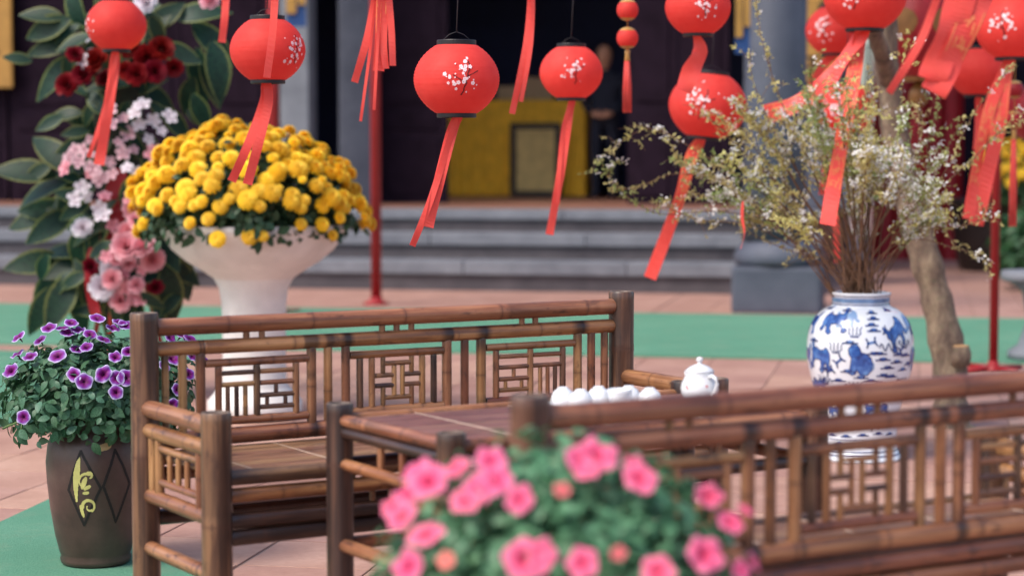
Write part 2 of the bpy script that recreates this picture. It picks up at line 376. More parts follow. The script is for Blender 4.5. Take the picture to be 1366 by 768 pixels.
# ------------------------------------------------------------------ bamboo settees and table
TH = math.atan2(.518, .855)
XB = Vector((math.cos(TH), math.sin(TH), 0)); YB = Vector((-math.sin(TH), math.cos(TH), 0))
OA = Vector((-.9029, 5.1208, 0)); LB = 1.414
def bench(label):
    t = thing('bamboo_settee', label, 'bench', group='bamboo settees')
    D = -.44
    for (x, y, h) in ((0, 0, .85), (LB, 0, .853), (0, D, .652), (LB, D, .650)):
        bar(t, 'post', (x, y, 0), (x, y, h), .0355, 'bamboo_post', .3, 0, 20, True)
    def H(z, r, x0=.03, x1=LB - .03, y=0., mat='bamboo_rail', step=.2, nm='rail', sc=.2, marks=()): return bar(t, nm, (x0, y, z), (x1, y, z), r, mat, step, sc, 14, bend=.003, marks=[m_ - x0 for m_ in marks])
    H(.812, .0225, step=.27); H(.758, .0185, step=.24, marks=(.147, .453, .5, .551, .852, .958, 1.268)); H(.53, .021, step=.25, marks=(.147, .453, .852, .958, 1.268))
    H(.342, .02, mat='bamboo_dark'); H(.488, .0175, step=.25); H(.449, .0175, mat='bamboo_rail')  # dark bamboo carries the shadow on the low back rail
    for (u) in (.272, .315, .658, .701, .745, 1.087, 1.13): bar(t, 'spacer', (u, 0, .772), (u, 0, .795), .0085, 'bamboo_tan', .5, .15, 10)
    def Vv(u, z0, z1, r=.011, mat=None, sc=None, nm='spindle'):
        return bar(t, nm, (u, 0, z0), (u, 0, z1), r, mat or rnd.choice(['bamboo_tan', 'bamboo_tan', 'bamboo_rail', 'bamboo_tan']), .14, rnd.choice([0, .5, .9]) if sc is None else sc, 10)
    for u, r in ((.053, .0095), (.099, .011), (.147, .0125), (.453, .013), (.5, .0115), (.551, .012), (.852, .0135), (.907, .0115), (.958, .0135), (1.268, .0125), (1.313, .0115), (1.357, .011)):
        Vv(u, .545, .745, r)
    def hb(u0, u1, z, r=.0075, mat=None): return bar(t, 'lattice_bar', (u0, 0, z), (u1, 0, z), r, mat or rnd.choice(['bamboo_tan', 'bamboo_tan', 'bamboo_post']), .13, rnd.choice([0, 0, .6]), 10)
    def vb(u, z0, z1, r=.0075, mat=None): return bar(t, 'lattice_bar', (u, 0, z0), (u, 0, z1), r, mat or rnd.choice(['bamboo_tan', 'bamboo_tan', 'bamboo_post']), .12, rnd.choice([0, 0, .6]), 10)
    def cell(m):                              # side lattice, mirrored for the other end
        hb(m(.158), m(.442), .716, .0105, 'bamboo_tan'); hb(m(.158), m(.442), .570, .0105, 'bamboo_rail')
        for u, r in ((.195, .009), (.300, .009), (.409, .009)): vb(m(u), .579, .707, r)
        hb(m(.203), m(.292), .689, .0065); hb(m(.203), m(.292), .660, .0065); hb(m(.308), m(.401), .689, .0065); hb(m(.308), m(.401), .660, .0065)
        for u in (.220, .244, .268): vb(m(u), .579, .655, .0062)
        hb(m(.308), m(.401), .628, .0065); hb(m(.308), m(.401), .598, .0065)
        vb(m(.353), .633, .655, .006); vb(m(.328), .603, .623, .0055); vb(m(.379), .603, .623, .0055)
    cell(lambda u: u); cell(lambda u: LB - u)
    hb(.562, .84, .716, .0105, 'bamboo_rail'); hb(.562, .84, .570, .0105, 'bamboo_rail')
    for u, r in ((.592, .009), (.627, .009), (.777, .009), (.812, .009)): vb(u, .579, .707, r)
    vb(.660, .664, .707, .0068); vb(.745, .664, .707, .0068); vb(.660, .579, .628, .0068); vb(.745, .579, .628, .0068)
    hb(.664, .741, .690, .0065); hb(.664, .741, .600, .0065); hb(.635, .690, .659, .0065); hb(.715, .769, .659, .0065); hb(.635, .690, .632, .0065); hb(.715, .769, .632, .0065)
    vb(.693, .606, .684, .0068); vb(.718, .606, .684, .0068)
    for z, r, mt in ((.498, .0185, 'bamboo_post'), (.457, .018, 'bamboo_rail'), (.398, .0185, 'bamboo_dark'), (.359, .019, 'bamboo_dark')): H(z, r, y=D, mat=mt, sc=.4)  # lowest front rails take dark bamboo to stand in for shade under the seat
    for u in (.40, .45, .95, 1.0): bar(t, 'spacer', (u, D, .414), (u, D, .442), .008, 'bamboo_tan', .5, .2, 10)
    for x in (0, LB):
        for z, r, mt in ((.616, .0215, 'bamboo_tan'), (.563, .0195, 'bamboo_tan'), (.402, .019, 'bamboo_tan'), (.273, .0185, 'bamboo_tan')):
            bar(t, 'arm_rail', (x, -.02, z), (x, D + .02, z), r, mt, .2, .35, 14, bend=.002)
        for y in (-.05, -.092, -.345): bar(t, 'spindle', (x, y, .414), (x, y, .552), .0115, 'bamboo_tan', .2, .2, 10)
        for z in (.527, .445): bar(t, 'lattice_bar', (x, -.103, z), (x, -.334, z), .0095, 'bamboo_tan', .2, .4, 10)
        for y in (-.16, -.213, -.268): bar(t, 'lattice_bar', (x, y, .453), (x, y, .519), .0075, 'bamboo_tan', .2, 0, 10)
    n = 8
    for q in range(n):
        wd = .395 / n; slat(t, 'seat_slat', .012, LB - .012, -.022 - wd * (q + .5), wd - .0016, .507, 'bamboo_slat')
    for u in (.105, .33, .56, .79, 1.02, 1.25): tube('binding_cord', t, MAT['binding'], [(u, -.035, .5095), (u, -.41, .5095)], .001, 6)
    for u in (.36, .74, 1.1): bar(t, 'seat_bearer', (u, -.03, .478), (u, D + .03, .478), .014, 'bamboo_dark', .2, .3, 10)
    return t
A = bench('bamboo settee facing the camera, its lattice back towards the green carpet')
B = copy_tree(A)
B['label'] = 'bamboo settee with its lattice back seen from behind the pink petunias'
A.location = OA; A.rotation_euler = (0, 0, TH)
OBk = OA - XB * .06 - YB * 1.90
B.location = OBk + XB * LB; B.rotation_euler = (0, 0, TH + math.pi); B.scale = (1, .84, .987)

t = thing('bamboo_table', 'low bamboo table with plank top between the two settees', 'table', OA, TH)
TU0, TU1, TY0, TY1 = .235, 1.195, -.598, -1.113
for (u, y, h) in ((TU0, TY0, .675), (TU1, TY0, .67), (TU0, TY1, .668), (TU1, TY1, .667)):
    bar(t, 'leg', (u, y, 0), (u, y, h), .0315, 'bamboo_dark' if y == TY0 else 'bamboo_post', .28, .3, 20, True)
for y in (TY0, TY1):
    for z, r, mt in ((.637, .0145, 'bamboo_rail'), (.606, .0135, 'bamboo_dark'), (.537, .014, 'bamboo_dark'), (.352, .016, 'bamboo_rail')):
        bar(t, 'rail', (TU0 + .025, y, z), (TU1 - .025, y, z), r, mt, .2, .3, 12, bend=.002)
    for u in (.45, .52, .92, .99): bar(t, 'spacer', (u, y, .549), (u, y, .595), .0085, 'bamboo_rail', .5, .2, 10)
for u in (TU0, TU1):
    for z, r, mt in ((.637, .0145, 'bamboo_rail'), (.611, .0135, 'bamboo_dark'), (.537, .014, 'bamboo_rail'), (.352, .0165, 'bamboo_tan')):
        bar(t, 'rail', (u, TY0 - .012, z), (u, TY1 + .012, z), r, mt, .2, .4, 12, bend=.002)
    for y in (-.80, -.90): bar(t, 'spacer', (u, y, .549), (u, y, .599), .0085, 'bamboo_rail', .5, .2, 10)
n = 10; wd = (TY0 - TY1 - .026) / n
for q in range(n): slat(t, 'table_plank', TU0 + .014, TU1 - .014, TY0 - .013 - wd * (q + .5), wd - .0014, .641, 'bamboo_table')
for u in (.418, .67, .92): tube('binding_cord', t, MAT['binding'], [(u, TY0 - .02, .6435), (u, TY1 + .02, .6435)], .001, 6)
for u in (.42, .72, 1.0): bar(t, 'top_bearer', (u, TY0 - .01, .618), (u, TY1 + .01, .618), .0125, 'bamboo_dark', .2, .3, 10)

# ------------------------------------------------------------------ tea set
k = NT('porcelain'); k.base((.72, .73, .75)); k.set(Roughness=.22, Specular_IOR_Level=.5, Coat_Weight=.4, Coat_Roughness=.08); MAT['porcelain'] = k.m
simple('rose_print', (206, 120, 124), .3)
ZT = .6425
def on_table(u, y, z=0): return OA + XB * u + YB * y + Vector((0, 0, ZT + z))
sc_c = on_table(.885, -.80) + Vector((-.05, .01, 0))
tray = lathe('tea_tray', None, MAT['porcelain'], [(.0, .001), (.105, .001), (.118, .004), (.134, .011), (.137, .013), (.134, .0135), (.118, .0075), (.1, .005), (0, .005)], 40, capb=False, capt=False)
tray.location = sc_c; tray.rotation_euler = (0, 0, 0); tray.scale = (1, .62, 1)
tag(tray, 'white oval porcelain tray holding the upturned tea cups', 'tray')
cup_prof = [(.0105, .001), (.0115, .0), (.0125, .0015), (.0135, .004), (.018, .0065), (.0225, .011), (.0258, .017), (.028, .025), (.0292, .034), (.0298, .042), (.0284, .042), (.0275, .033), (.026, .024), (.0235, .017), (.0195, .011), (.012, .0075), (0, .007)]
cup_me = None
spots = [(-.088, .0, 1), (-.052, -.042, 1), (-.012, .018, 1), (.030, -.035, 0), (.052, .030, 1), (.094, -.012, 1)]
for i, (dx, dy, inv) in enumerate(spots):
    if cup_me is None:
        V, Fc = lathe_vf([(0, .0025), (.009, .002)] + cup_prof, 32); cup_me = mesh('tea_cup', V, Fc, MAT['porcelain'], True)
    o = obj('tea_cup', cup_me)
    o.location = sc_c + Vector((dx * 1.12, dy, .0068 + (.042 if inv else 0))); o.rotation_euler = (math.pi if inv else 0, 0, i)
    tag(o, 'small white tea cup upside down on the oval tray' if inv else 'small white tea cup standing upright on the oval tray', 'cup', 'tea cups')
tp = thing('teapot', 'white porcelain teapot with small rose print on the bamboo table', 'teapot', on_table(1.065, -.845), 0)
lathe('body', tp, MAT['porcelain'], [(0, .0), (.030, .0), (.031, .004), (.028, .008), (.036, .014), (.043, .026), (.0455, .038), (.043, .050), (.037, .062), (.033, .071), (.034, .075), (.032, .077), (0, .076)], 36, capb=False, capt=False)
lid = lathe('lid', tp, MAT['porcelain'], [(.0, .0), (.034, .0), (.0345, .0025), (.031, .007), (.022, .0135), (.012, .0175), (.0055, .0195), (.0045, .023), (.0075, .0265), (.0085, .030), (.0065, .0345), (0, .0365)], 32, (0, 0, .0765), capb=False, capt=False)
ha = math.radians(-55)
tube('handle', tp, MAT['porcelain'], [(r * math.cos(ha), r * math.sin(ha), z) for r, z in ((.033, .066), (.046, .071), (.058, .067), (.063, .054), (.058, .038), (.048, .027), (.040, .022))], [.0055, .005, .0048, .0048, .0048, .005, .0055], 10)
sa = math.radians(112)
tube('spout', tp, MAT['porcelain'], [(r * math.cos(sa), r * math.sin(sa), z) for r, z in ((.038, .03), (.052, .036), (.060, .048), (.064, .062), (.069, .072))], [.013, .0105, .008, .0065, .006], 12)
def body_pt(s, z):
    a = -1.75 + s / .045; zz = [(.014, .036), (.026, .043), (.038, .0455), (.050, .043), (.062, .037)]
    r = np.interp(z, [q[0] for q in zz], [q[1] for q in zz]) + .0004; return (r * math.cos(a), r * math.sin(a), z)
printed('rose_print', tp, MAT['rose_print'], [('disc', -.03, .045, .0035), ('disc', -.026, .041, .0025), ('disc', .022, .047, .003), ('disc', .05, .04, .003)], body_pt, .001)
sau = lathe('saucer', None, MAT['porcelain'], [(0, .0005), (.036, .0005), (.05, .005), (.062, .009), (.0625, .010), (.05, .007), (.036, .003), (0, .003)], 40, capb=False, capt=False)
sau.location = on_table(1.065, -.845, .0); tag(sau, 'white saucer under the porcelain teapot', 'saucer'); tp.location.z += .0032

# ------------------------------------------------------------------ lanterns
k = NT('red_paper'); v = k.coord((1, 1, 1)); n1 = k.noise(v, 30, 4)
c = k.ramp(n1, [(.3, lin((244, 78, 72))), (.7, lin((248, 88, 80)))])
k.bump(k.noise(k.coord((6, 6, 150)), 1.0, 3, .6), .45, .003)
k.base(k.hsv(c, val=k.randval(.86, 1.04))); k.set(Roughness=.55, Specular_IOR_Level=.25); k.set(Subsurface_Weight=0)
tr = k.n('ShaderNodeBsdfTranslucent'); k.l(c, tr.inputs[0]); ms = k.n('ShaderNodeMixShader'); ms.inputs[0].default_value = .4
k.l(k.b.outputs[0], ms.inputs[1]); k.l(tr.outputs[0], ms.inputs[2]); k.l(ms.outputs[0], k.t.nodes['Material Output'].inputs[0]); MAT['red_paper'] = k.m
k = NT('red_ribbon'); v = k.coord((1, 1, 1)); c = k.ramp(k.noise(v, 12, 3), [(.3, lin((246, 84, 76))), (.7, lin((250, 98, 88)))])
k.base(c); k.set(Roughness=.38, Specular_IOR_Level=.5, Sheen_Weight=.2)
tr = k.n('ShaderNodeBsdfTranslucent'); k.l(c, tr.inputs[0]); ms = k.n('ShaderNodeMixShader'); ms.inputs[0].default_value = .25
k.l(k.b.outputs[0], ms.inputs[1]); k.l(tr.outputs[0], ms.inputs[2]); k.l(ms.outputs[0], k.t.nodes['Material Output'].inputs[0]); MAT['red_ribbon'] = k.m
simple('dark_red_silk', (150, 24, 34), .5, .2, 14)
simple('black_cap', (34, 32, 36), .45)
simple('cord', (60, 56, 60), .7)
simple('gold_print', (238, 142, 92), .4)
simple('blossom_print', (246, 214, 216), .6, .06)
simple('twig_print', (70, 22, 26), .6)
simple('gold', (186, 146, 84), .35, .15, 20); simple('dull_gold', (132, 92, 46), .5, .2, 20)

def ribbon(parent, pts, width, wdir=None, lettering=None, mat='red_ribbon', twist=0.0, widths=None):
    pts = [Vector(p) for p in pts]
    # Catmull-Rom through the given points
    P = []
    for i in range(len(pts) - 1):
        a, b, c, d = pts[max(i - 1, 0)], pts[i], pts[i + 1], pts[min(i + 2, len(pts) - 1)]
        for q in range(10):
            s = q / 10; P.append(.5 * ((2 * b) + (c - a) * s + (2 * a - 5 * b + 4 * c - d) * s * s + (3 * b - a - 3 * c + d) * s ** 3))
    P.append(pts[-1]); n = len(P)
    wdir = Vector(wdir or (1, .15, 0)).normalized(); fr = []
    for i, p in enumerate(P):
        t = (P[min(i + 1, n - 1)] - P[max(i - 1, 0)]).normalized()
        wv = (wdir - t * wdir.dot(t)).normalized(); wv = Matrix.Rotation(twist * i / (n - 1) + .28 * math.sin(i * .33 + len(P) + width * 90), 3, t) @ wv
        fr.append((p, wv, t.cross(wv)))
    V, Fc = [], []
    for i, (p, wv, nn) in enumerate(fr):
        hw = width / 2 * (np.interp(i / (n - 1), np.linspace(0, 1, len(widths)), widths) if widths else min(1, .45 + i * .12))
        for (a, b) in ((-1, .0004), (1, .0004), (1, -.0004), (-1, -.0004)): V.append(p + wv * (a * hw) + nn * b)
    for i in range(n - 1):
        for q in range(4): Fc.append([i * 4 + q, i * 4 + (q + 1) % 4, (i + 1) * 4 + (q + 1) % 4, (i + 1) * 4 + q])
    Fc += [[3, 2, 1, 0], [(n - 1) * 4 + q for q in range(4)]]
    o = obj('ribbon', mesh('ribbon', V, Fc, MAT[mat], False), parent)
    if lettering:
        cum = [0]
        for i in range(1, n): cum.append(cum[-1] + (P[i] - P[i - 1]).length)
        def surf(s, tt):
            i = min(max(np.searchsorted(cum, tt) - 1, 0), n - 2); f = (tt - cum[i]) / max(cum[i + 1] - cum[i], 1e-6)
            p = fr[i][0].lerp(fr[i + 1][0], f); wv = fr[i][1].lerp(fr[i + 1][1], f); nn = fr[i][2].lerp(fr[i + 1][2], f)
            sg = -1 if nn.y > 0 else 1
            return p + wv * s + nn * sg * (.0026 if sg > 0 else .003)
        L = cum[-1]; t0, t1 = lettering[0] * L, lettering[1] * L; hw = width * .40
        lw = min(width * .065, .003); sh = [('line', [(-hw, t0), (-hw, t1)], lw), ('line', [(hw, t0), (hw, t1)], lw)]
        z = t0 + width * .5; rr = random.Random(int(L * 1e4))
        while z < t1 - width * .4:
            g_ = width * .26
            for q in range(5):
                x, y = rr.uniform(-g_, g_), z + rr.uniform(-g_, g_)
                sh.append(('line', [(x - g_ * .8, y), (x + g_ * .7, y + rr.uniform(-.3, .3) * g_)] if q % 2 else [(x, y - g_ * .8), (x + rr.uniform(-.4, .4) * g_, y + g_ * .8)], lw * 1.2))
            z += width * .85
        printed('gold_lettering', o, MAT['gold_print'], sh, surf, .0014)
    return o
WIRES = {}
def lantern(px, py, wpx, dist, label, face=0.0, tilt=(0, 0), ribs=(), group='red paper lanterns', wire='front', printit=True, mat='red_paper', squash=.81):
    c = at(px, py, dist); R = wpx / FPX * dist / 2; Hh = R * squash; rc = R * .42
    t = thing('paper_lantern', label, 'lantern', c - Vector((0, 0, Hh)), 0, group)
    t.rotation_euler = (tilt[0], tilt[1], 0)
    nr = 44; prof = []
    def rad(u): return rc + (R - rc) * max(0, 1 - abs(u) ** 1.95) ** .80
    for i in range(nr + 1):
        u = -1 + 2 * i / nr; prof.append((rad(u) + (.0009 if i % 2 else -.0007), Hh + Hh * u))
    lathe('paper_shell', t, MAT[mat], prof, 48, capb=False, capt=False)
    for (nm, z) in (('bottom_ring', -.010), ('top_ring', 2 * Hh - .004)):
        lathe(nm, t, MAT['black_cap'], [(rc * 1.08, z), (rc * 1.1, z + .002), (rc * 1.1, z + .014), (rc * 1.08, z + .016), (rc * .93, z + .016), (rc * .93, z), (rc * 1.08, z)], 36, smooth=False, capb=False, capt=False)
    tube('bail_wire', t, MAT['black_cap'], [(-rc, 0, 2 * Hh), (-rc * .4, 0, 2 * Hh + .028), (0, 0, 2 * Hh + .036), (rc * .4, 0, 2 * Hh + .028), (rc, 0, 2 * Hh)], .0012, 5)
    top = 2.95
    M = Matrix.Translation(t.location) @ t.rotation_euler.to_matrix().to_4x4(); Mi = M.inverted()
    hk = M @ Vector((0, 0, 2 * Hh + .036)); up = Vector((hk.x + .01, hk.y, top))
    tube('hanging_cord', t, MAT['cord'], [Mi @ hk, Mi @ hk.lerp(up, .12) + Vector((.006, 0, 0)), Mi @ hk.lerp(up, .5), Mi @ up], .0016, 5)
    WIRES.setdefault(wire, []).append(up)
    if printit:
        def surf(s, z):
            a = face - math.pi / 2 + s / R; r = rad((z - Hh) / Hh) + .0019; return (r * math.cos(a), r * math.sin(a), z)
        rr = random.Random(int(px * 7 + py)); fl, tw = [], []; q = R / .125
        x, z = .004 * q, Hh - .036 * q; pts = [(x, z)]
        for i in range(9): x += rr.uniform(-.004, .005) * q; z += .008 * q; pts.append((x, z))
        tw.append(('line', pts, .0035 * q)); tw.append(('line', [pts[3], (pts[3][0] - .026 * q, pts[3][1] + .018 * q)], .0022 * q)); tw.append(('line', [pts[5], (pts[5][0] + .022 * q, pts[5][1] + .012 * q)], .0022 * q))
        for i in range(34):
            x, z = rr.gauss(0, .025) * q, Hh + (.004 + rr.gauss(0, .026)) * q; r0 = rr.choice([.0022, .0032, .0044]) * q
            if r0 > .003 * q:
                for w5 in range(5): fl.append(('disc', x + math.cos(w5 * 1.257) * r0 * .8, z + math.sin(w5 * 1.257) * r0 * .8, r0 * .62))
            else: fl.append(('disc', x, z, r0))
        printed('twig_print', t, MAT['twig_print'], [('line', [(a * 1.45, Hh + (b - Hh) * 1.3) for a, b in q_[1]], q_[2]) for q_ in tw], surf, .0018)
        printed('blossom_print', t, MAT['blossom_print'], fl, lambda s, z: Vector(surf(s, z)) * 1.0 + Vector((math.cos(face - math.pi / 2 + s / R), math.sin(face - math.pi / 2 + s / R), 0)) * .0006, .0013)
    for i, rb in enumerate(ribs):
        kw = dict(rb[3]) if len(rb) > 3 else {}
        dd = kw.pop('dd', 0.0)
        pts = []
        for j, (x, y) in enumerate(rb[0]): pts.append(Mi @ at(x, y, dist + (dd * j / max(1, len(rb[0]) - 1)) - .004 * i))
        start = Vector((rnd.uniform(-.3, .3) * rc, -.2 * rc, .004))
        ribbon(t, [start] + pts, rb[1] / FPX * dist, rb[2] if len(rb) > 2 and rb[2] else None, **kw)
    return t
lantern(155, 34, 80, 8.7, 'red paper lantern hanging in front of the flower stand', -1.15, ribs=[([(151, 100), (142, 160), (132, 220)], 14), ([(146, 120), (132, 170), (118, 210)], 6)], wire='back')
lantern(357, 67, 100, 7.0, 'red paper lantern hanging above the yellow chrysanthemums', .95, ribs=[([(352, 135), (330, 195), (309, 242)], 12), ([(358, 135), (345, 190), (330, 246)], 13)], wire='front')
lantern(609, 106, 114, 6.1, 'red paper lantern with white blossom print, largest one before the doorway', 0.1, ribs=[([(603, 175), (585, 245), (571, 303)], 15), ([(600, 185), (575, 265), (550, 328)], 9)], wire='front')
lantern(762, 97, 84, 8.2, 'red paper lantern hanging in front of the yellow altar cloth', 0.05, ribs=[([(759, 155), (748, 230), (733, 313)], 11), ([(753, 165), (747, 215), (744, 272)], 6)], wire='back')
lantern(931, 10, 87, 8.0, 'red paper lantern partly cut by the frame above the tilted lantern', .1, ribs=[([(934, 68), (922, 95), (912, 122)], 26, None, dict(widths=[.2, .8, 1, .8]))], wire='back')
lantern(940, 141, 104, 9.0, 'tilted red paper lantern behind the left end of the blossom branches', -.35, tilt=(0, .1), ribs=[([(922, 210), (905, 270), (867, 371)], 17, None, dict(lettering=(.05, .6)))], wire='back')
lantern(1154, -6, 110, 8.5, 'red paper lantern with two gold-lettered ribbons over the blossom branches', -.5, ribs=[([(1143, 75), (1130, 150), (1112, 250), (1104, 300)], 20, (1, .1, 0), dict(lettering=(.08, .78), dd=-.5)), ([(1132, 70), (1095, 118), (1060, 140), (1022, 153)], 26, (.35, .3, 1), dict(lettering=(.6, .98)))], wire='back')
lantern(1128, 146, 82, 9.7, 'red paper lantern hanging in the middle of the blossom branches', -.45, ribs=[([(1106, 200), (1098, 260)], 12), ([(1112, 205), (1115, 290), (1117, 350)], 9)], wire='back')
lantern(1113, 41, 76, 10.2, 'red paper lantern in front of the gold board with black characters', -.55, ribs=[([(1100, 85), (1080, 120)], 12)], wire='back')
lantern(1352, 36, 102, 9.0, 'red paper lantern with gold-lettered ribbons above the red pole', -.55, ribs=[([(1338, 110), (1330, 180), (1312, 250), (1302, 300)], 22, (1, .1, 0), dict(lettering=(.05, .5))), ([(1325, 130), (1305, 210), (1292, 292)], 16, None, dict(lettering=(.3, .8)))], wire='back')
lantern(1304, 96, 76, 9.7, 'plain red paper lantern behind the blossom twigs', 2.5, ribs=[([(1306, 150), (1302, 200)], 10)], wire='back')
lantern(1384, 152, 84, 10.4, 'deep red lantern beyond the red pole', 2.5, ribs=[], wire='back', mat='dark_red_silk')
# lanterns just above the picture whose tails hang into it
lantern(302, -70, 84, 8.2, 'red paper lantern whose short tail hangs beside the variegated leaves', 1, ribs=[([(301, -10), (300, 20), (296, 57)], 10)], wire='back')
lantern(510, -75, 110, 7.0, 'red paper lantern with a bundle of ribbon tails before the grey pier', .4, ribs=[([(502, -10), (490, 50), (473, 110)], 10), ([(503, -10), (492, 80), (481, 162)], 4), ([(509, -10), (508, 40), (505, 95)], 15, None, dict(lettering=(.05, .6))), ([(513, -10), (512, 60), (515, 92)], 9), ([(518, -10), (522, 40), (524, 88)], 9), ([(507, -5), (503, 70), (499, 147)], 4)], wire='front')
lantern(712, -80, 96, 7.5, 'red paper lantern with one slender twisted tail over the altar', .3, ribs=[([(709, -15), (702, 60), (683, 152)], 9), ([(711, -15), (708, 60), (695, 136)], 6)], wire='back')
lantern(372, -95, 110, 6.4, 'red paper lantern whose narrow tail crosses the lantern below', .5, ribs=[([(368, -30), (364, 40), (356, 104)], 10)], wire='front')
lantern(1310, -118, 170, 4.55, 'near red paper lantern with broad lettered tails over the blossoms', -.3, ribs=[([(1312, -20), (1290, 35), (1266, 85), (1245, 124)], 36, (1, .1, .3), dict(lettering=(.35, .7))), ([(1288, -20), (1272, 30), (1254, 78), (1242, 108)], 40, (1, .2, 0)), ([(1262, -25), (1228, 55), (1186, 124)], 11)], wire='near')

def tassel(parent, z0, z1, r, mat):
    V, Fc = [], []; parts = []
    for i in range(26):
        a = i * 2.4; q = r * math.sqrt((i + .5) / 26)
        parts.append(tube_vf([(q * .6 * math.cos(a), q * .6 * math.sin(a), z0), (q * math.cos(a), q * math.sin(a), (z0 + z1) / 2), (q * 1.05 * math.cos(a), q * 1.05 * math.sin(a), z1 + rnd.uniform(0, .006))], .0022, 4))
    return obj('tassel', mesh('tassel', *merge(parts), MAT[mat], True), parent)
def ornament(px, py_list, rb, ytas, dist, label, beadmat):
    c0 = at(px, py_list[-1], dist); t = thing('hanging_ornament', label, 'ornament', c0)
    s = dist / FPX
    for y in py_list:
        z = (py_list[-1] - y) * s; R = rb * s
        b = lathe('bead', t, MAT[beadmat], [(.001, z - R)] + [(R * math.cos(a), z + R * math.sin(a)) for a in np.linspace(-1.4, 1.4, 15)] + [(.001, z + R)], 24, capb=False, capt=False)
        lathe('gold_band', b, MAT['gold'], [(R * math.cos(a) + .0012, z + R * math.sin(a)) for a in np.linspace(.75, 1.35, 6)] , 24, capb=False, capt=False)
        lathe('gold_band', b, MAT['gold'], [(R * math.cos(a) + .0012, z + R * math.sin(a)) for a in np.linspace(-1.35, -.85, 6)] , 24, capb=False, capt=False)
    yb = py_list[-1]; lathe('gold_collar', t, MAT['gold'], [(.004, -(rb * s)), (.012, -(rb * s) - .008), (.009, -(rb * s) - .02), (.012, -(rb * s) - .045), (.006, -(rb * s) - .05)], 16)
    tassel(t, -(rb * s) - .045, -(ytas - yb) * s, .017, 'red_ribbon')
    top = Vector((c0.x, c0.y, 2.95)); tube('hanging_cord', t, MAT['gold'], [(0, 0, 0), (0, 0, 2.95 - c0.z)], .002, 6)
    WIRES.setdefault('back', []).append(top); return t
ornament(837, [14, 51], 14.5, 150, 8.3, 'string of two red and gold balls with a red tassel', 'red_paper')
ornament(1353, [120, 160], 12, 302, 9.5, 'slim red tassel with gold collar hanging beside the red pole', 'dark_red_silk')
# large palace lantern behind the trunk
c = at(1226, 40, 10.6); t = thing('palace_lantern', 'dark red silk lantern with gold medallions behind the tree trunk', 'lantern', c - Vector((0, 0, .24)))
lathe('silk_shell', t, MAT['dark_red_silk'], [(.08 + .14 * math.sin(math.pi * i / 20) ** .8, .48 * i / 20) for i in range(21)], 32, mod=lambda a, z: 1 + .02 * abs(math.sin(a * 6)), capb=False, capt=False)
lathe('gold_ring', t, MAT['dull_gold'], [(.085, -.02), (.09, 0), (.08, .015)], 24)
lathe('gold_ring', t, MAT['dull_gold'], [(.08, .47), (.09, .485), (.085, .5)], 24)
for a in (-2.1, -1.2, -.3): printed('medallion', t, MAT['dull_gold'], [('disc', 0, .27, .065)], lambda s, z, a=a: ((.227 - .5 * (z - .24) ** 2) * math.cos(a + s / .22), (.227 - .5 * (z - .24) ** 2) * math.sin(a + s / .22), z), .006)
lathe('gold_knot', t, MAT['dull_gold'], [(.01, -.16), (.05, -.12), (.045, -.07), (.015, -.02)], 16); tassel(t, -.15, -.48, .05, 'dark_red_silk')
tube('hanging_cord', t, MAT['cord'], [(0, 0, .5), (0, 0, 2.95 - t.location.z)], .003, 6); WIRES.setdefault('back', []).append(Vector((c.x, c.y, 2.95)))
t = tag(ribbon(None, [at(991, 268, 8.2), at(990, 290, 8.2), at(993, 312, 8.2), at(988, 332, 8.2)], .012, twist=2.0), 'thin red ribbon tied to a blossom twig', 'ribbon'); t.name = 'tied_ribbon'

# ------------------------------------------------------------------ red poles and the wires the lanterns hang from
simple('red_paint', (150, 32, 36), .4, .15, 8)
def pole(P, h, r, label, cross=True):
    t = thing('red_pole', label, 'pole', P, .5, 'red poles')
    lathe('shaft', t, MAT['red_paint'], [(r, .03), (r, h), (r * .8, h + .01)], 16)
    lathe('foot_plate', t, MAT['red_paint'], [(r * 2.4, .007), (r * 2.4, .025), (r * 1.3, .035), (r * 1.1, .07)], 20)
    if cross:
        for a in range(4): tube('foot_bar', t, MAT['red_paint'], [(0, 0, .025), (.2 * math.cos(a * 1.57), .2 * math.sin(a * 1.57), .022)], .016, 8)
    return t
pole(ground(502, 407), 3.0, .042, 'red metal pole standing on the paving before the dark door', False)
pole(ground(1325, 497), 3.0, .025, 'slim red metal pole to the right of the tree trunk')
pole(ground(367, 420), 3.0, .042, 'red metal pole hidden behind the yellow chrysanthemums')
for nm, x in (('near', 3.4), ('front', 4.4), ('back', 5.4)):
    pts = sorted(WIRES.get(nm, []), key=lambda p: p.x)
    y0 = sum(p.y for p in pts) / len(pts)
    a, b = Vector((-x, y0, 0)), Vector((x, y0, 0))
    for q, s in ((a, 'left'), (b, 'right')): pole(q + Vector((0, 0, .0)), 3.0, .03, 'red metal pole outside the picture carrying the lantern wire')
    line = [Vector((-x, y0, 2.97))] + [p + Vector((0, 0, .001)) for p in pts] + [Vector((x, y0, 2.97))]
    o = tube('lantern_wire', None, MAT['cord'], line, .003, 6); tag(o, 'thin dark overhead wire carrying the red lanterns', 'wire', 'lantern wires')

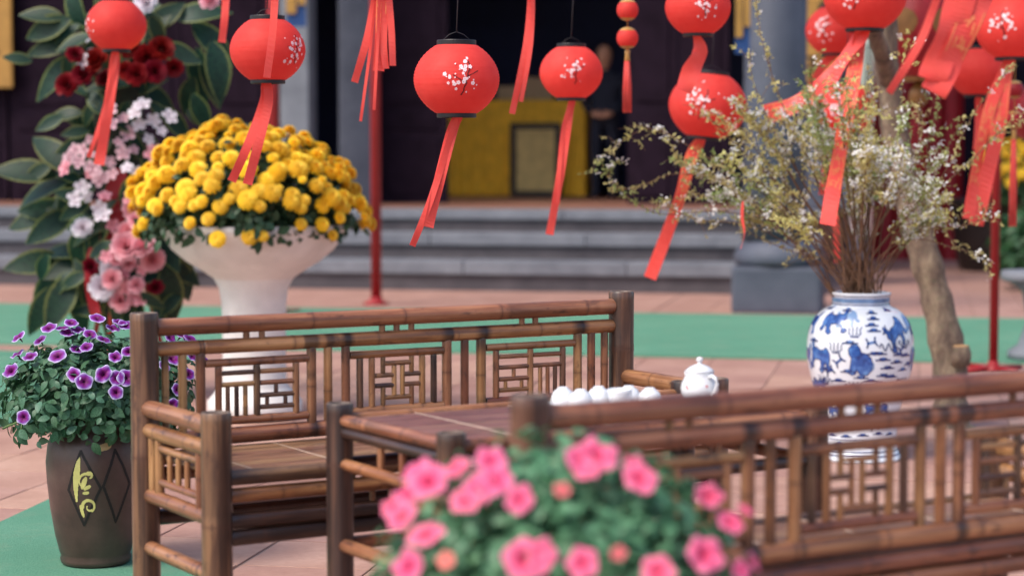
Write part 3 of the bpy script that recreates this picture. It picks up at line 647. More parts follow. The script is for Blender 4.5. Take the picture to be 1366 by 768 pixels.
# ------------------------------------------------------------------ leaves and flowers
def leaf_vf(L=1.0, W=.5, fold=.12, droop=.25, n=5, tip=1.0):
    V, Fc = [], []
    for i in range(n + 1):
        u = i / n; hw = W / 2 * math.sin(math.pi * min(1, u * .96 + .03)) ** .8 * (1 - .25 * u) * 1.15; z = -droop * u * u * L
        V += [Vector((-hw, u * L, z + fold * hw)), Vector((0, u * L, z)), Vector((hw, u * L, z + fold * hw))]
    for i in range(n):
        for k_ in (0, 1): Fc.append([i * 3 + k_, i * 3 + k_ + 1, (i + 1) * 3 + k_ + 1, (i + 1) * 3 + k_])
    return V, Fc
def leaf_col(n=5): return [c for i in range(n + 1) for c in ((1, i / n, 0), (0, i / n, 0), (1, i / n, 0))]
def leafmat(name, dark, light, edge=None, rough=.45, tr=.25, hue=.03):
    k = NT(name); v = k.coord((1, 1, 1)); n1 = k.noise(v, 14, 4)
    c = k.ramp(n1, [(.3, lin(dark)), (.7, lin(light))])
    if edge:
        a = k.attr(); sp = k.n('ShaderNodeSeparateColor'); k.l(a.outputs['Color'], sp.inputs[0])
        ad = k.n('ShaderNodeMath', operation='ADD'); mu = k.n('ShaderNodeMath', operation='MULTIPLY'); mu.inputs[1].default_value = .5
        n2 = k.noise(v, 40, 3); k.l(n2, mu.inputs[0]); k.l(sp.outputs[0], ad.inputs[0]); k.l(mu.outputs[0], ad.inputs[1])
        m7 = k.n('ShaderNodeMath', operation='MULTIPLY'); m7.inputs[1].default_value = .72; k.l(ad.outputs[0], m7.inputs[0])
        c = k.mix(k.ramp(m7.outputs[0], [(.72, (0, 0, 0)), (.84, (1, 1, 1))]), c, lin(edge))
    c = k.hsv(c, val=k.randval(.78, 1.2), hue=k.randval(.5 - hue, .5 + hue * .5))
    k.base(c); k.set(Roughness=rough, Specular_IOR_Level=.4)
    t_ = k.n('ShaderNodeBsdfTranslucent'); k.l(c, t_.inputs[0]); ms = k.n('ShaderNodeMixShader'); ms.inputs[0].default_value = tr
    k.l(k.b.outputs[0], ms.inputs[1]); k.l(t_.outputs[0], ms.inputs[2]); k.l(ms.outputs[0], k.t.nodes['Material Output'].inputs[0])
    MAT[name] = k.m; return k.m
leafmat('petunia_leaf', (50, 88, 66), (92, 134, 104)); leafmat('petunia_leaf2', (56, 104, 72), (110, 160, 118))
leafmat('chrys_leaf', (34, 62, 44), (64, 96, 66)); leafmat('variegated_leaf', (16, 42, 33), (30, 66, 48), (112, 122, 66), .5)
leafmat('sprig_leaf', (190, 186, 108), (230, 222, 156), hue=.02, tr=.45); leafmat('sprig_leaf2', (140, 164, 92), (186, 198, 130), tr=.45)
leafmat('tree_leaf', (58, 84, 44), (92, 120, 66)); leafmat('hedge_leaf', (36, 74, 46), (64, 104, 62))
def petalmat(name, stops, rough=.5, tr=.3, val=(.9, 1.08)):
    k = NT(name); a = k.attr(); sp = k.n('ShaderNodeSeparateColor'); k.l(a.outputs['Color'], sp.inputs[0])
    v = k.coord((1, 1, 1)); n = k.noise(v, 60, 3); mu = k.n('ShaderNodeMath', operation='MULTIPLY_ADD'); mu.inputs[1].default_value = .16; mu.inputs[2].default_value = -.08
    k.l(n, mu.inputs[0]); ad = k.n('ShaderNodeMath', operation='ADD'); k.l(sp.outputs[0], ad.inputs[0]); k.l(mu.outputs[0], ad.inputs[1])
    c = k.hsv(k.ramp(ad.outputs[0], [(p, lin(q)) for p, q in stops]), val=k.randval(*val), hue=k.randval(.492, .508))
    k.base(c); k.set(Roughness=rough, Specular_IOR_Level=.25)
    t_ = k.n('ShaderNodeBsdfTranslucent'); k.l(c, t_.inputs[0]); ms = k.n('ShaderNodeMixShader'); ms.inputs[0].default_value = tr
    k.l(k.b.outputs[0], ms.inputs[1]); k.l(t_.outputs[0], ms.inputs[2]); k.l(ms.outputs[0], k.t.nodes['Material Output'].inputs[0])
    MAT[name] = k.m
petalmat('purple_petunia', [(.0, (70, 8, 60)), (.28, (112, 16, 98)), (.55, (136, 40, 146)), (.72, (140, 84, 178)), (.94, (204, 192, 230)), (1, (220, 212, 240))])
petalmat('pink_petunia', [(0, (226, 64, 104)), (.3, (244, 92, 138)), (.7, (250, 118, 158)), (1, (252, 146, 178))])
petalmat('coral_petunia', [(0, (222, 92, 92)), (.5, (242, 126, 124)), (1, (246, 150, 146))])
petalmat('yellow_petal', [(0, (248, 196, 40)), (.35, (254, 214, 54)), (1, (255, 232, 92))], tr=.42)
petalmat('pink_rose', [(0, (214, 120, 138)), (.5, (236, 164, 176)), (1, (244, 196, 204))]); petalmat('white_petal', [(0, (214, 190, 196)), (.5, (232, 224, 232)), (1, (240, 238, 244))])
petalmat('red_rose', [(0, (70, 6, 16)), (.5, (116, 14, 28)), (1, (150, 26, 38))]); petalmat('blush_petal', [(0, (170, 92, 112)), (.4, (220, 176, 186)), (1, (236, 214, 220))])
petalmat('tiny_blossom', [(0, (208, 200, 160)), (.3, (236, 236, 234)), (1, (246, 246, 248))])
simple('stem_green', (96, 122, 72), .6); simple('twig', (112, 82, 62), .8, .25, 40); simple('soil', (58, 44, 38), .95)

def petunia_vf(nl=5, seg=30, deep=.55, ruff=.05):
    V, Fc, cl = [], [], []; ph = [rnd.uniform(0, 6.28) for _ in range(3)]
    rings = [(.06, -deep, 0), (.10, -deep * .55, .06), (.16, -.20, .14), (.32, -.06, .32), (.58, .0, .58), (.82, .02, .82), (1, -.02, 1)]
    for (r, z, c) in rings:
        for q in range(seg):
            a = 2 * math.pi * q / seg; lob = 1 + (.075 * math.cos(nl * a) - .02) * max(0, r - .3) / .7
            zz = z + ruff * max(0, r - .4) * (math.sin(a * 9 + ph[0]) * .8 + math.sin(a * 5 + ph[1]) * 1.3) + (.05 * math.cos(nl * a) * r * r)
            V.append(Vector((r * lob * math.cos(a), r * lob * math.sin(a), zz))); cl.append((c - (.09 * (1 - math.cos(nl * a)) * (r > .3) * (r < .9)), 0, 0))
    for i in range(len(rings) - 1):
        for q in range(seg): Fc.append([i * seg + q, i * seg + (q + 1) % seg, (i + 1) * seg + (q + 1) % seg, (i + 1) * seg + q])
    return V, Fc, cl
def flower_meshes(name, mat, n=4, **kw):
    out = []
    for i in range(n):
        V, Fc, cl = petunia_vf(**kw); out.append(mesh(name, V, Fc, MAT[mat], True, cl))
    return out
def layered(name, mat, layers, cup=.9, rise=0.0):
    """rose, pom-pom or blossom head from rings of cupped petals; layers: (count, radius, length, width, lift)"""
    parts, cl = [], []
    for li, (n, r0, L, W, lift) in enumerate(layers):
        for q in range(n):
            a = 2 * math.pi * q / n + li * .7 + rnd.uniform(-.12, .12); V = []; m, c_ = 4, []
            for i in range(m + 1):
                u = i / m; hw = W / 2 * (.35 + .65 * math.sin(math.pi * min(1, .15 + u * .72)))
                ang = lift * (1 - u * (1 - cup)); x = r0 + L * u * math.cos(ang); z = L * u * math.sin(ang) + rise * li
                for s in (-1, 0, 1): V.append(Vector((x, s * hw, z + (abs(s) * hw * .35)))); c_.append((.15 + .85 * u * (li + 1) / len(layers), 0, 0))
            Fc = [[i * 3 + s, i * 3 + s + 1, (i + 1) * 3 + s + 1, (i + 1) * 3 + s] for i in range(m) for s in (0, 1)]
            R = Matrix.Rotation(a, 3, 'Z'); parts.append(([R @ v for v in V], Fc)); cl += c_
    V, Fc = merge(parts); return mesh(name, V, Fc, MAT[mat], True, cl)
def fibo(n, top=1.0, bottom=-.2):
    out = []
    for i in range(n):
        z = top - (top - bottom) * (i + .5) / n; a = i * 2.39996; r = math.sqrt(max(0, 1 - z * z)); out.append(Vector((r * math.cos(a), r * math.sin(a), z)))
    return out

def mound_hit(px, py, C0, rad):
    """front of an ellipsoid mound along one sight line -> point and outward normal"""
    d = ray(px, py); o = _C - C0
    D = Vector((d.x / rad[0], d.y / rad[1], d.z / rad[2])); Oo = Vector((o.x / rad[0], o.y / rad[1], o.z / rad[2]))
    a, b, c = D.dot(D), 2 * D.dot(Oo), Oo.dot(Oo) - 1; disc = b * b - 4 * a * c
    tt = (-b - math.sqrt(disc)) / (2 * a) if disc > 0 else -b / (2 * a)
    P = _C + d * tt; q = P - C0; n = Vector((q.x / rad[0] ** 2, q.y / rad[1] ** 2, q.z / rad[2] ** 2)).normalized(); return P, n
def leafy_mound(root, C0, rad, nleaf, size, mat, nparts, lf, cut=-.5, inner=.35):
    """leaves through the mound's volume; the largest in view are objects, the rest one mesh"""
    M = []
    org = root.location
    for i in range(nleaf):
        while True:
            u = Vector((rnd.gauss(0, 1), rnd.gauss(0, 1), rnd.gauss(0, 1))).normalized()
            if u.z > cut: break
        bump_ = 1 + .10 * math.sin(u.x * 9 + u.z * 7) * math.cos(u.y * 8 + 1.3)
        q = (inner + (1 - inner) * rnd.random() ** .45) * bump_
        P = C0 + Vector((u.x * rad[0], u.y * rad[1], u.z * rad[2])) * q
        n = (u + Vector((rnd.gauss(0, .5), rnd.gauss(0, .5), .45 + rnd.gauss(0, .4)))).normalized()
        M.append((P, q, basis(P - org, n, rnd.uniform(0, 6.28), size * rnd.uniform(.6, 1.25))))
    M.sort(key=lambda e: e[0].y - e[1] * .12)
    cl = leaf_col(); me = mesh('leaf', *lf, MAT[mat], True, cl)
    for (_, _, m) in M[:nparts]: obj('leaf', me, root, m)
    scatter('leaves', lf, [m for (_, _, m) in M[nparts:]], MAT[mat], root, 'stuff', True, cl)
def blooms(root, mound, lst, meshes, R, up=.25, toward=.6, name='flower', stem=True):
    C0, rad = mound
    for i, e in enumerate(lst):
        P, n = mound_hit(e[0], e[1], C0, rad); view = (_C - P).normalized()
        n = (n + view * toward * rnd.uniform(.5, 1.3) + Vector((rnd.gauss(0, .25), rnd.gauss(0, .2), up))).normalized()
        r = (e[2] / FPX * P.y / 2) if len(e) > 2 else R * rnd.uniform(.85, 1.12)
        P = P + n * r * .35
        obj(name, meshes[i % len(meshes)] if not (len(e) > 3) else e[3], root, basis(P - root.location, n, rnd.uniform(0, 6.28), r) @ Matrix.Diagonal((rnd.uniform(.72, 1.05), rnd.uniform(.85, 1.08), rnd.uniform(.7, 1.6), 1)))

# purple petunias in the tall brown pot
P0 = ground(128, 757); 
pot = thing('flower_pot', 'tall brown glazed pot with carved diamond and yellow scroll, under purple petunias', 'pot', P0)
k = NT('brown_glaze'); v = k.coord((1, 1, 1), False); n1 = k.noise(v, 7, 6, .6); k.base(k.ramp(n1, [(.3, lin((60, 43, 39))), (.55, lin((82, 61, 55))), (.8, lin((104, 82, 74)))])); k.set(Roughness=.38, Specular_IOR_Level=.5); k.bump(k.noise(v, 90, 3), .25, .0015); MAT['brown_glaze'] = k.m
simple('carved_groove', (30, 24, 24), .6); simple('yellow_glaze', (206, 196, 120), .4, .15, 30); simple('tan_glaze', (188, 156, 112), .45)
pp = [(.0, .0), (.098, .0), (.108, .006), (.112, .018), (.108, .03), (.112, .036), (.126, .09), (.140, .17), (.149, .25), (.152, .31), (.145, .365), (.126, .402), (.116, .415), (.122, .425), (.124, .434), (.118, .438), (.108, .43), (.104, .405), (0, .40)]
pp = [(r_ * .94, z_) for r_, z_ in pp]
pr = lathe('body', pot, MAT['brown_glaze'], pp, 48, capb=False, capt=False, loc=(0, 0, .017))
lathe('soil', pot, MAT['soil'], [(0, .402), (.104, .41), (.05, .418), (0, .42)], 24, capb=False, capt=False, loc=(0, 0, .017))
def pot_pt(s, z, off=.0008):
    a = math.atan2(-P0.y, -P0.x) + (s - .028) / .140; r = np.interp(z, [q[1] for q in pp[2:14]], [q[0] for q in pp[2:14]]) + off; return (r * math.cos(a), r * math.sin(a), z)
dm = [(-.052, .24), (-.012, .355), (.045, .245), (-.008, .135), (-.052, .24)]
dm2 = [(.052, .25), (.09, .355), (.14, .25), (.095, .14), (.052, .25)]
printed('carved_diamond', pr, MAT['carved_groove'], [('line', dm, .008), ('line', dm2, .008)], pot_pt, .002)
arc = lambda cx, cy, r, a0, a1, n=12: [(cx + r * math.cos(a0 + (a1 - a0) * i / n), cy + r * math.sin(a0 + (a1 - a0) * i / n)) for i in range(n + 1)]
def taper(pts, w0, w1): return [('disc', pts[0][0] + 0, pts[0][1], w0 / 2)] + [('line', [pts[i], pts[i + 1]], w0 + (w1 - w0) * i / (len(pts) - 2)) for i in range(len(pts) - 1)]
printed('scroll_ornament', pr, MAT['yellow_glaze'], [('poly', [(-.030, .205), (-.036, .25), (-.034, .29), (-.024, .325), (-.014, .34), (-.012, .315), (-.015, .28), (-.021, .245), (-.025, .205)])]
    + taper(arc(.004, .268, .021, 1.2, 3.9, 14), .009, .004) + taper(arc(.012, .284, .008, 1.9, -1.2, 8), .009, .005)
    + [('ell', -.003, .262, .007, .020, -.35), ('ell', .006, .248, .012, .0055, .5), ('ell', .002, .232, .010, .005, .1)]
    + taper(arc(.008, .192, .018, 3.3, -.9, 14), .010, .006) + taper(arc(.012, .188, .009, -.9, -3.6, 8), .006, .004)
    + [('ell', -.012, .178, .005, .020, .25)], lambda s, z: pot_pt(s, z, .0012), .0016)
printed('leaf_ornament', pr, MAT['tan_glaze'], [('ell', .058, .365, .022, .010, .2)], lambda s, z: pot_pt(s, z, .0012), .0016)
pet = thing('petunia_plant', 'bushy petunia with purple white-edged flowers in the brown pot', 'plant', P0 + Vector((0, 0, .43)))
lf = leaf_vf(1, .62, .2, .3)
CM = P0 + Vector((.01, .02, .515)); RM = (.285, .24, .185)
leafy_mound(pet, CM, RM, 3300, .035, 'petunia_leaf', 290, lf, -.62)
# trailing shoot at the left
sh = [P0 + Vector((-.18, -.12, .47)), P0 + Vector((-.235, -.15, .44)), at(30, 560, 6.02), at(28, 576, 6.0)]
tube('trailing_stem', pet, MAT['stem_green'], [p - pet.location for p in sh], .003, 6)
for i in range(9): obj('leaf', bpy.data.meshes['leaf'], pet, basis(sh[2].lerp(sh[3], rnd.random() * 1.3 - .3) - pet.location + Vector((rnd.gauss(0, .018), rnd.gauss(0, .015), rnd.gauss(0, .015))), (rnd.gauss(0, .5), -1, .4), rnd.uniform(0, 6), .04))
pm = flower_meshes('flower', 'purple_petunia', 5)
plist = [(27, 452), (55, 456), (42, 478), (16, 496), (78, 477), (83, 441), (90, 446), (104, 443), (102, 468), (116, 466), (130, 428), (137, 456), (154, 478), (150, 441), (159, 433), (166, 436), (100, 501), (112, 510), (138, 500), (156, 505), (168, 505), (155, 524), (25, 475), (66, 440), (95, 434), (120, 448),
         (225, 452), (240, 450), (252, 455), (218, 490), (228, 480), (250, 500), (268, 480), (255, 476), (235, 520), (228, 540), (172, 470), (185, 450), (200, 475)]
blooms(pet, (CM, (RM[0] * 1.0, RM[1] * 1.03, RM[2] * 1.03)), plist, pm, .0262, .2, .6)
obj('flower', pm[0], pet, basis(at(31, 556, 5.98) - pet.location, (-.2, -1, .2), 0, .022))

# pink petunias close to the camera
P1 = Vector((.082, 3.02, 0)); 
pp_ = thing('planter', 'tall dark planter holding the pink petunias in front of the settee', 'planter', P1)
lathe('body', pp_, MAT['brown_glaze'], [(.0, .001), (.13, .001), (.135, .02), (.15, .2), (.17, .42), (.185, .52), (.195, .55), (.18, .555), (.17, .53), (0, .52)], 40, capb=False, capt=False)
pk = thing('petunia_plant', 'mound of bright pink petunias in front of the settee back', 'plant', P1 + Vector((0, 0, .53)))
CP, RP = P1 + Vector((-.012, 0, .585)), (.265, .22, .245)
leafy_mound(pk, CP, RP, 6500, .025, 'petunia_leaf2', 295, lf, -.45)
pkm = flower_meshes('flower', 'pink_petunia', 5, deep=.6, ruff=.09); com = flower_meshes('flower', 'coral_petunia', 1, deep=.7, ruff=.1)[0]
C_ = lambda x, y, s: (x, y, s, com)
klist = [(574, 646, 62), (560, 632, 50), (612, 628, 40), (655, 618, 48), (662, 645, 56), (625, 670, 50), (640, 655, 52), (693, 668, 44), (540, 692, 52), (525, 678, 34), (571, 717, 52), C_(598, 748, 34), (548, 758, 50), (770, 618, 54), (795, 612, 58), (782, 630, 40), (852, 642, 60), (845, 622, 36), C_(750, 655, 26), (942, 664, 46), (700, 748, 58), (722, 742, 46), (778, 752, 48), (938, 742, 52), (878, 764, 52), (972, 700, 38), (992, 682, 24), (548, 662, 44), (1002, 750, 28), (985, 762, 34), C_(825, 738, 22), (660, 800, 50), (820, 800, 50), (600, 800, 50), (740, 805, 46), (960, 800, 50)]
blooms(pk, (CP, (RP[0] * 1.02, RP[1] * 1.04, RP[2] * 1.03)), klist, pkm, .03, .25, .7)

# white urn with yellow chrysanthemums
P2 = ground(340, 558)
k = NT('white_stone'); v = k.coord((1, 1, 1), False); n1 = k.noise(v, 5, 6, .6); k.base(k.ramp(n1, [(.3, lin((206, 202, 198))), (.65, lin((228, 224, 220)))])); k.set(Roughness=.6); k.bump(k.noise(v, 60, 4), .2, .003); MAT['white_stone'] = k.m
urn = thing('pedestal_urn', 'white stone pedestal urn full of yellow chrysanthemums', 'urn', P2)
lathe('foot', urn, MAT['white_stone'], [(.21, .018), (.22, .03), (.22, .085), (.205, .10), (.185, .125), (.16, .15)], 48, capt=False)
lathe('stem', urn, MAT['white_stone'], [(.16, .15), (.149, .17), (.146, .3), (.147, .46), (.15, .54), (.160, .61), (.185, .655)], 48, capb=False, capt=False)
lathe('bowl', urn, MAT['white_stone'], [(.185, .655), (.235, .69), (.31, .735), (.375, .79), (.415, .85), (.43, .882), (.432, .902), (.41, .907), (.375, .88), (.3, .80), (0, .78)], 56, capb=False, capt=False)
lathe('soil', urn, MAT['soil'], [(.37, .868), (.2, .88), (0, .885)], 24, capb=False, capt=False)
chs = thing('chrysanthemum_bush', 'round bush of yellow chrysanthemums in the white urn', 'plant', P2 + Vector((0, 0, .88)))
CC, RC = P2 + Vector((-.02, 0, .93)), (.50, .46, .40)
leafy_mound(chs, CC, RC, 4200, .05, 'chrys_leaf', 120, lf, -.22, .5)
pom = [layered('flower', 'yellow_petal', [(12, .12, .90, .46, -.35), (13, .12, .88, .46, .05), (12, .12, .76, .44, .40), (11, .10, .62, .40, .72), (9, .07, .46, .36, 1.0), (6, .02, .34, .30, 1.3)], .55, .10) for _ in range(4)]
pts = []
for u in fibo(340, 1, -.16):
    u = (u + Vector((rnd.gauss(0, .035), rnd.gauss(0, .035), rnd.gauss(0, .035)))).normalized()
    if u.y > .35 or (u.z < .12 and rnd.random() < .5): continue
    pts.append(u)
for i, u in enumerate(pts):
    q = 1.05 + rnd.uniform(-.03, .05) + .06 * math.sin(u.x * 8) * math.cos(u.z * 9)
    P = CC + Vector((u.x * RC[0], u.y * RC[1], u.z * RC[2])) * q; n = (u + Vector((rnd.gauss(0, .2), -.15, .35))).normalized()
    obj('flower', pom[i % 4], chs, basis(P - chs.location, n, rnd.uniform(0, 6), .042 * rnd.choice([.5, .7, .8, .9, 1, 1.05, 1.15]) * (.8 if u.z < .15 else 1)))

# flower stand with variegated leaves, roses and orchids
DF = 10.4; PF = Vector((at(160, 300, DF).x, DF, 0))
fs = thing('flower_stand', 'tall flower stand with variegated leaves, red roses and pink blossoms', 'flower stand', PF)
for a in (.4, 2.5, 4.6): tube('stand_leg', fs, MAT['red_paint'], [(.26 * math.cos(a), .26 * math.sin(a), .018), (.05 * math.cos(a), .05 * math.sin(a), .9), (.02 * math.cos(a), .02 * math.sin(a), 1.9)], .013, 8)
simple('moss', (40, 44, 34), .95, .3, 20)
core_V, core_F = lathe_vf([(.02, .45), (.08, .55), (.10, .8), (.09, 1.1), (.11, 1.4), (.12, 1.6), (.10, 1.9), (.02, 2.0)], 18, lambda a, z: 1 + .18 * math.sin(3 * a + z * 9) * math.cos(z * 13 + a)); obj('moss_core', mesh('moss_core', core_V, core_F, MAT['moss'], True), fs)
vl = [mesh('leaf', *leaf_vf(1, .46, .25, dr, 7), MAT['variegated_leaf'], True, leaf_col(7)) for dr in (.15, .35, .55)]
Lv = [(62, 38, 200, 58), (55, 20, 170, 50), (95, 12, 120, 60), (75, 95, 215, 60), (68, 60, 190, 50), (140, 6, 90, 50), (220, 22, 40, 55), (262, 14, 20, 55), (285, 55, -40, 62), (292, 92, -75, 66), (262, 100, -95, 60), (285, 108, -60, 55), (240, 72, -20, 50), (250, 130, -110, 48), (268, 150, -70, 45),
      (70, 200, 130, 66), (32, 228, 170, 70), (52, 252, 190, 66), (40, 292, 195, 60), (66, 302, 215, 62), (92, 300, 250, 55), (45, 350, 185, 66), (78, 330, 160, 60), (98, 340, 250, 62), (60, 388, 225, 64), (80, 402, 245, 70), (102, 400, 265, 66), (56, 412, 240, 60), (120, 405, 270, 60), (222, 330, -60, 60), (235, 352, -40, 64), (228, 392, -80, 66), (246, 372, -60, 60), (212, 400, -95, 60), (205, 350, -80, 56), (110, 160, 160, 48), (100, 195, 200, 50), (85, 150, 175, 40), (120, 30, 150, 50), (200, 45, 60, 50), (215, 130, -30, 50), (235, 165, -50, 46), (180, 415, -90, 50), (150, 420, 265, 50), (90, 355, 200, 60), (112, 330, 230, 55), (130, 310, 240, 45), (78, 270, 200, 55), (60, 280, 180, 60), (85, 230, 190, 55), (95, 250, 220, 50)]
for i in range(110):
    x_, y_ = rnd.gauss(160, 48), rnd.uniform(-10, 425)
    Lv.append((x_, y_, math.degrees(math.atan2(rnd.gauss(-.2, .8), (x_ - 160) / 60 + rnd.gauss(0, .4))), rnd.uniform(24, 46)))
for (x, y, ang, L) in Lv:
    back_ = .05 if L > 47 else -.07
    a = math.radians(ang); d2 = Vector((math.cos(a), rnd.uniform(-.5, .25), math.sin(a))).normalized(); Ln = L * 1.22 / FPX * DF
    P = at(x, y, DF + rnd.uniform(-.16, .06) + back_) - d2 * Ln * .5
    n = Vector((rnd.gauss(0, .35), -1, .55 + rnd.gauss(0, .25))); n = (n - d2 * n.dot(d2)).normalized(); X_ = d2.cross(n)
    M = Matrix(((X_.x, d2.x, n.x, 0), (X_.y, d2.y, n.y, 0), (X_.z, d2.z, n.z, 0), (0, 0, 0, 1))) @ Matrix.Scale(Ln, 4)
    obj('leaf', vl[int(rnd.random() * 3)], fs, Matrix.Translation(P - PF) @ M)
rose_l = [(4, .0, .62, .42, 1.5), (5, .04, .7, .62, 1.3), (6, .1, .8, .78, .95), (7, .12, .95, .9, .55), (7, .1, 1.05, .95, .15)]
rose = {m: [layered('rose', m, rose_l, .95) for _ in range(2)] for m in ('pink_rose', 'red_rose', 'white_petal')}
orch = {m: [layered('blossom', m, [(5, .04, .95, .75, .25), (3, .02, .5, .4, .9)], .6) for _ in range(2)] for m in ('white_petal', 'blush_petal', 'pink_rose')}
def put(lst, ms, r):
    for i, (x, y) in enumerate(lst):
        P = at(x, y, DF - .25 + rnd.uniform(-.05, .05)); n = Vector((rnd.gauss(0, .35) + (x - 160) / 200, -1, .3 + rnd.gauss(0, .3))).normalized()
        obj(ms[0].name.split('.')[0], ms[i % len(ms)], fs, basis(P - PF, n, rnd.uniform(0, 6), r * DF / 9 * rnd.uniform(.65, 1.2)) @ Matrix.Diagonal((rnd.uniform(.75, 1), rnd.uniform(.8, 1), 1, 1)))
put([(100, 74), (112, 100), (142, 106), (196, 78), (206, 96), (232, 90), (90, 114), (172, 62), (182, 100), (215, 66), (130, 82), (207, 382), (120, 356), (168, 95)], rose['red_rose'], .052)
put([(182, 296), (168, 330), (202, 345), (155, 346), (182, 380), (160, 402), (150, 372), (172, 352), (190, 330), (178, 280), (280, 4), (170, 312)], rose['pink_rose'], .052)
put([(135, 384), (148, 358), (110, 304), (195, 4)], rose['white_petal'], .046)
put([(182, 150), (205, 160), (198, 186), (226, 156), (190, 140), (215, 175), (110, 250), (100, 266), (132, 277), (138, 288), (118, 262), (185, 166), (170, 224), (182, 228), (125, 60), (112, 82)], orch['white_petal'], .043)
put([(120, 186), (150, 166), (130, 206), (105, 216), (145, 216), (158, 190), (172, 178), (138, 180), (112, 200), (165, 205), (150, 232), (125, 225), (100, 200), (92, 212), (148, 148), (165, 158), (178, 200), (135, 240)], orch['blush_petal'], .040)
put([(150, 300), (190, 360), (165, 365), (142, 342), (196, 305), (175, 265), (205, 205), (140, 262), (186, 398), (168, 384), (158, 318), (120, 232), (88, 225)], orch['pink_rose'], .040)
for i, (pts, wd) in enumerate([([(160, 225), (150, 320), (162, 410)], 34), ([(122, 330), (120, 380), (128, 420)], 14), ([(195, 240), (200, 290), (192, 340)], 20)]): ribbon(fs, [at(x, y, DF - .15) - PF for x, y in pts], wd / FPX * DF, mat='dark_red_silk')

# ------------------------------------------------------------------ blue and white vase with blossom branches
P3 = ground(1146, 612); VS = P3.y / FPX
vase = thing('porcelain_vase', 'large blue and white porcelain vase painted with lions and clouds', 'vase', P3, math.atan2(P3.x, P3.y) * -1)
k = NT('vase_glaze'); v = k.coord((1, 1, 1), False); k.base(k.ramp(k.noise(v, 5, 3), [(.3, (.70, .75, .82)), (.7, (.80, .83, .87))])); k.set(Roughness=.16, Coat_Weight=.6, Coat_Roughness=.05); MAT['vase_glaze'] = k.m
k = NT('cobalt'); v = k.coord((1, 1, 1), False); k.base(k.ramp(k.noise(v, 26, 4, .65), [(.30, lin((24, 44, 104))), (.5, lin((48, 92, 166))), (.72, lin((104, 152, 208)))])); k.set(Roughness=.2, Coat_Weight=.5, Coat_Roughness=.06); MAT['cobalt'] = k.m
k = NT('ink_blue'); v = k.coord((1, 1, 1), False); k.base(k.ramp(k.noise(v, 40, 3), [(.3, lin((22, 32, 74))), (.7, lin((40, 66, 130)))])); k.set(Roughness=.2, Coat_Weight=.5); MAT['ink_blue'] = k.m
k = NT('wash_blue'); k.base(lin((128, 160, 200))); k.set(Roughness=.22, Coat_Weight=.5); MAT['wash_blue'] = k.m
def vz(py): return (612 - py) * VS
vp = [(0.0, 0), (58 * VS, 0), (60 * VS, .008), (57 * VS, .02), (52 * VS, vz(600)), (49.5 * VS, vz(585)), (51 * VS, vz(560)), (56 * VS, vz(535)), (63 * VS, vz(512)), (68.5 * VS, vz(490)), (71 * VS, vz(468)), (70 * VS, vz(450)), (65.5 * VS, vz(433)), (57 * VS, vz(419)), (47 * VS, vz(411)), (38.5 * VS, vz(407)), (37.5 * VS, vz(403)), (37.5 * VS, vz(395)), (39.5 * VS, vz(392)), (39.5 * VS, vz(389.5)), (36 * VS, vz(389)), (34 * VS, vz(395)), (33 * VS, vz(410)), (45 * VS, vz(430)), (0, vz(440))]
# smooth profile
zs = [q[1] for q in vp[2:20]]; rs = [q[0] for q in vp[2:20]]
def hexmod(a, z):
    f = .5 + .5 * math.cos(6 * a); amt = .012 + (.03 if z > vz(408) else 0); return 1 - amt + amt * 2 * f ** 1.5 * .6
fine = []
for i in range(len(vp) - 1):
    a, b = vp[i], vp[i + 1]; p_, n_ = vp[max(i - 1, 0)], vp[min(i + 2, len(vp) - 1)]
    for q in range(3):
        s = q / 3; f = lambda j: .5 * ((2 * a[j]) + (b[j] - p_[j]) * s + (2 * p_[j] - 5 * a[j] + 4 * b[j] - n_[j]) * s * s + (3 * a[j] - p_[j] - 3 * b[j] + n_[j]) * s ** 3)
        fine.append((max(0, f(0)), f(1)) if 4 <= i <= 14 else (a[0] + (b[0] - a[0]) * s, a[1] + (b[1] - a[1]) * s))
fine.append(vp[-1])
vb_ = lathe('body', vase, MAT['vase_glaze'], fine, 72, mod=hexmod, capb=False, capt=False, loc=(0, 0, .0065))
fo = [q for q in fine if q[1] >= 0][6:64]; fz = [q[1] for q in fo]; fr_ = [q[0] for q in fo]
mi = int(np.argmax(fz)); fz, fr_ = fz[:mi + 1], fr_[:mi + 1]
def vase_pt(s, z, off=.0011):
    a = -math.pi / 2 + s / (71 * VS); r = np.interp(z, fz, fr_) * hexmod(a, z) + off; return (r * math.cos(a), r * math.sin(a), z + .0065)
def vs(px, py):
    z = vz(py); R = np.interp(z, fz, fr_); q = max(-.97, min(.97, (px - 1145.5) * VS / R)); return math.asin(q) * 71 * VS, z
LION = [(-.50, .06), (-.46, .24), (-.36, .36), (-.24, .40), (-.16, .30), (.02, .26), (.22, .30), (.34, .26), (.42, .42), (.52, .50), (.56, .36), (.48, .26), (.52, .14), (.44, .02), (.46, -.16), (.54, -.34), (.44, -.42), (.34, -.40), (.36, -.24), (.26, -.10), (.10, -.06), (-.06, -.06), (-.10, -.22), (-.02, -.38), (-.14, -.46), (-.26, -.36), (-.26, -.18), (-.34, -.06), (-.40, -.24), (-.52, -.30), (-.58, -.20), (-.48, -.10)]
SIT = [(-.30, .48), (-.40, .34), (-.38, .18), (-.30, .06), (-.34, -.2), (-.40, -.42), (-.28, -.48), (-.16, -.44), (-.14, -.30), (.0, -.48), (.22, -.48), (.36, -.34), (.40, -.12), (.34, .08), (.18, .20), (.02, .24), (-.04, .40), (-.14, .50)]
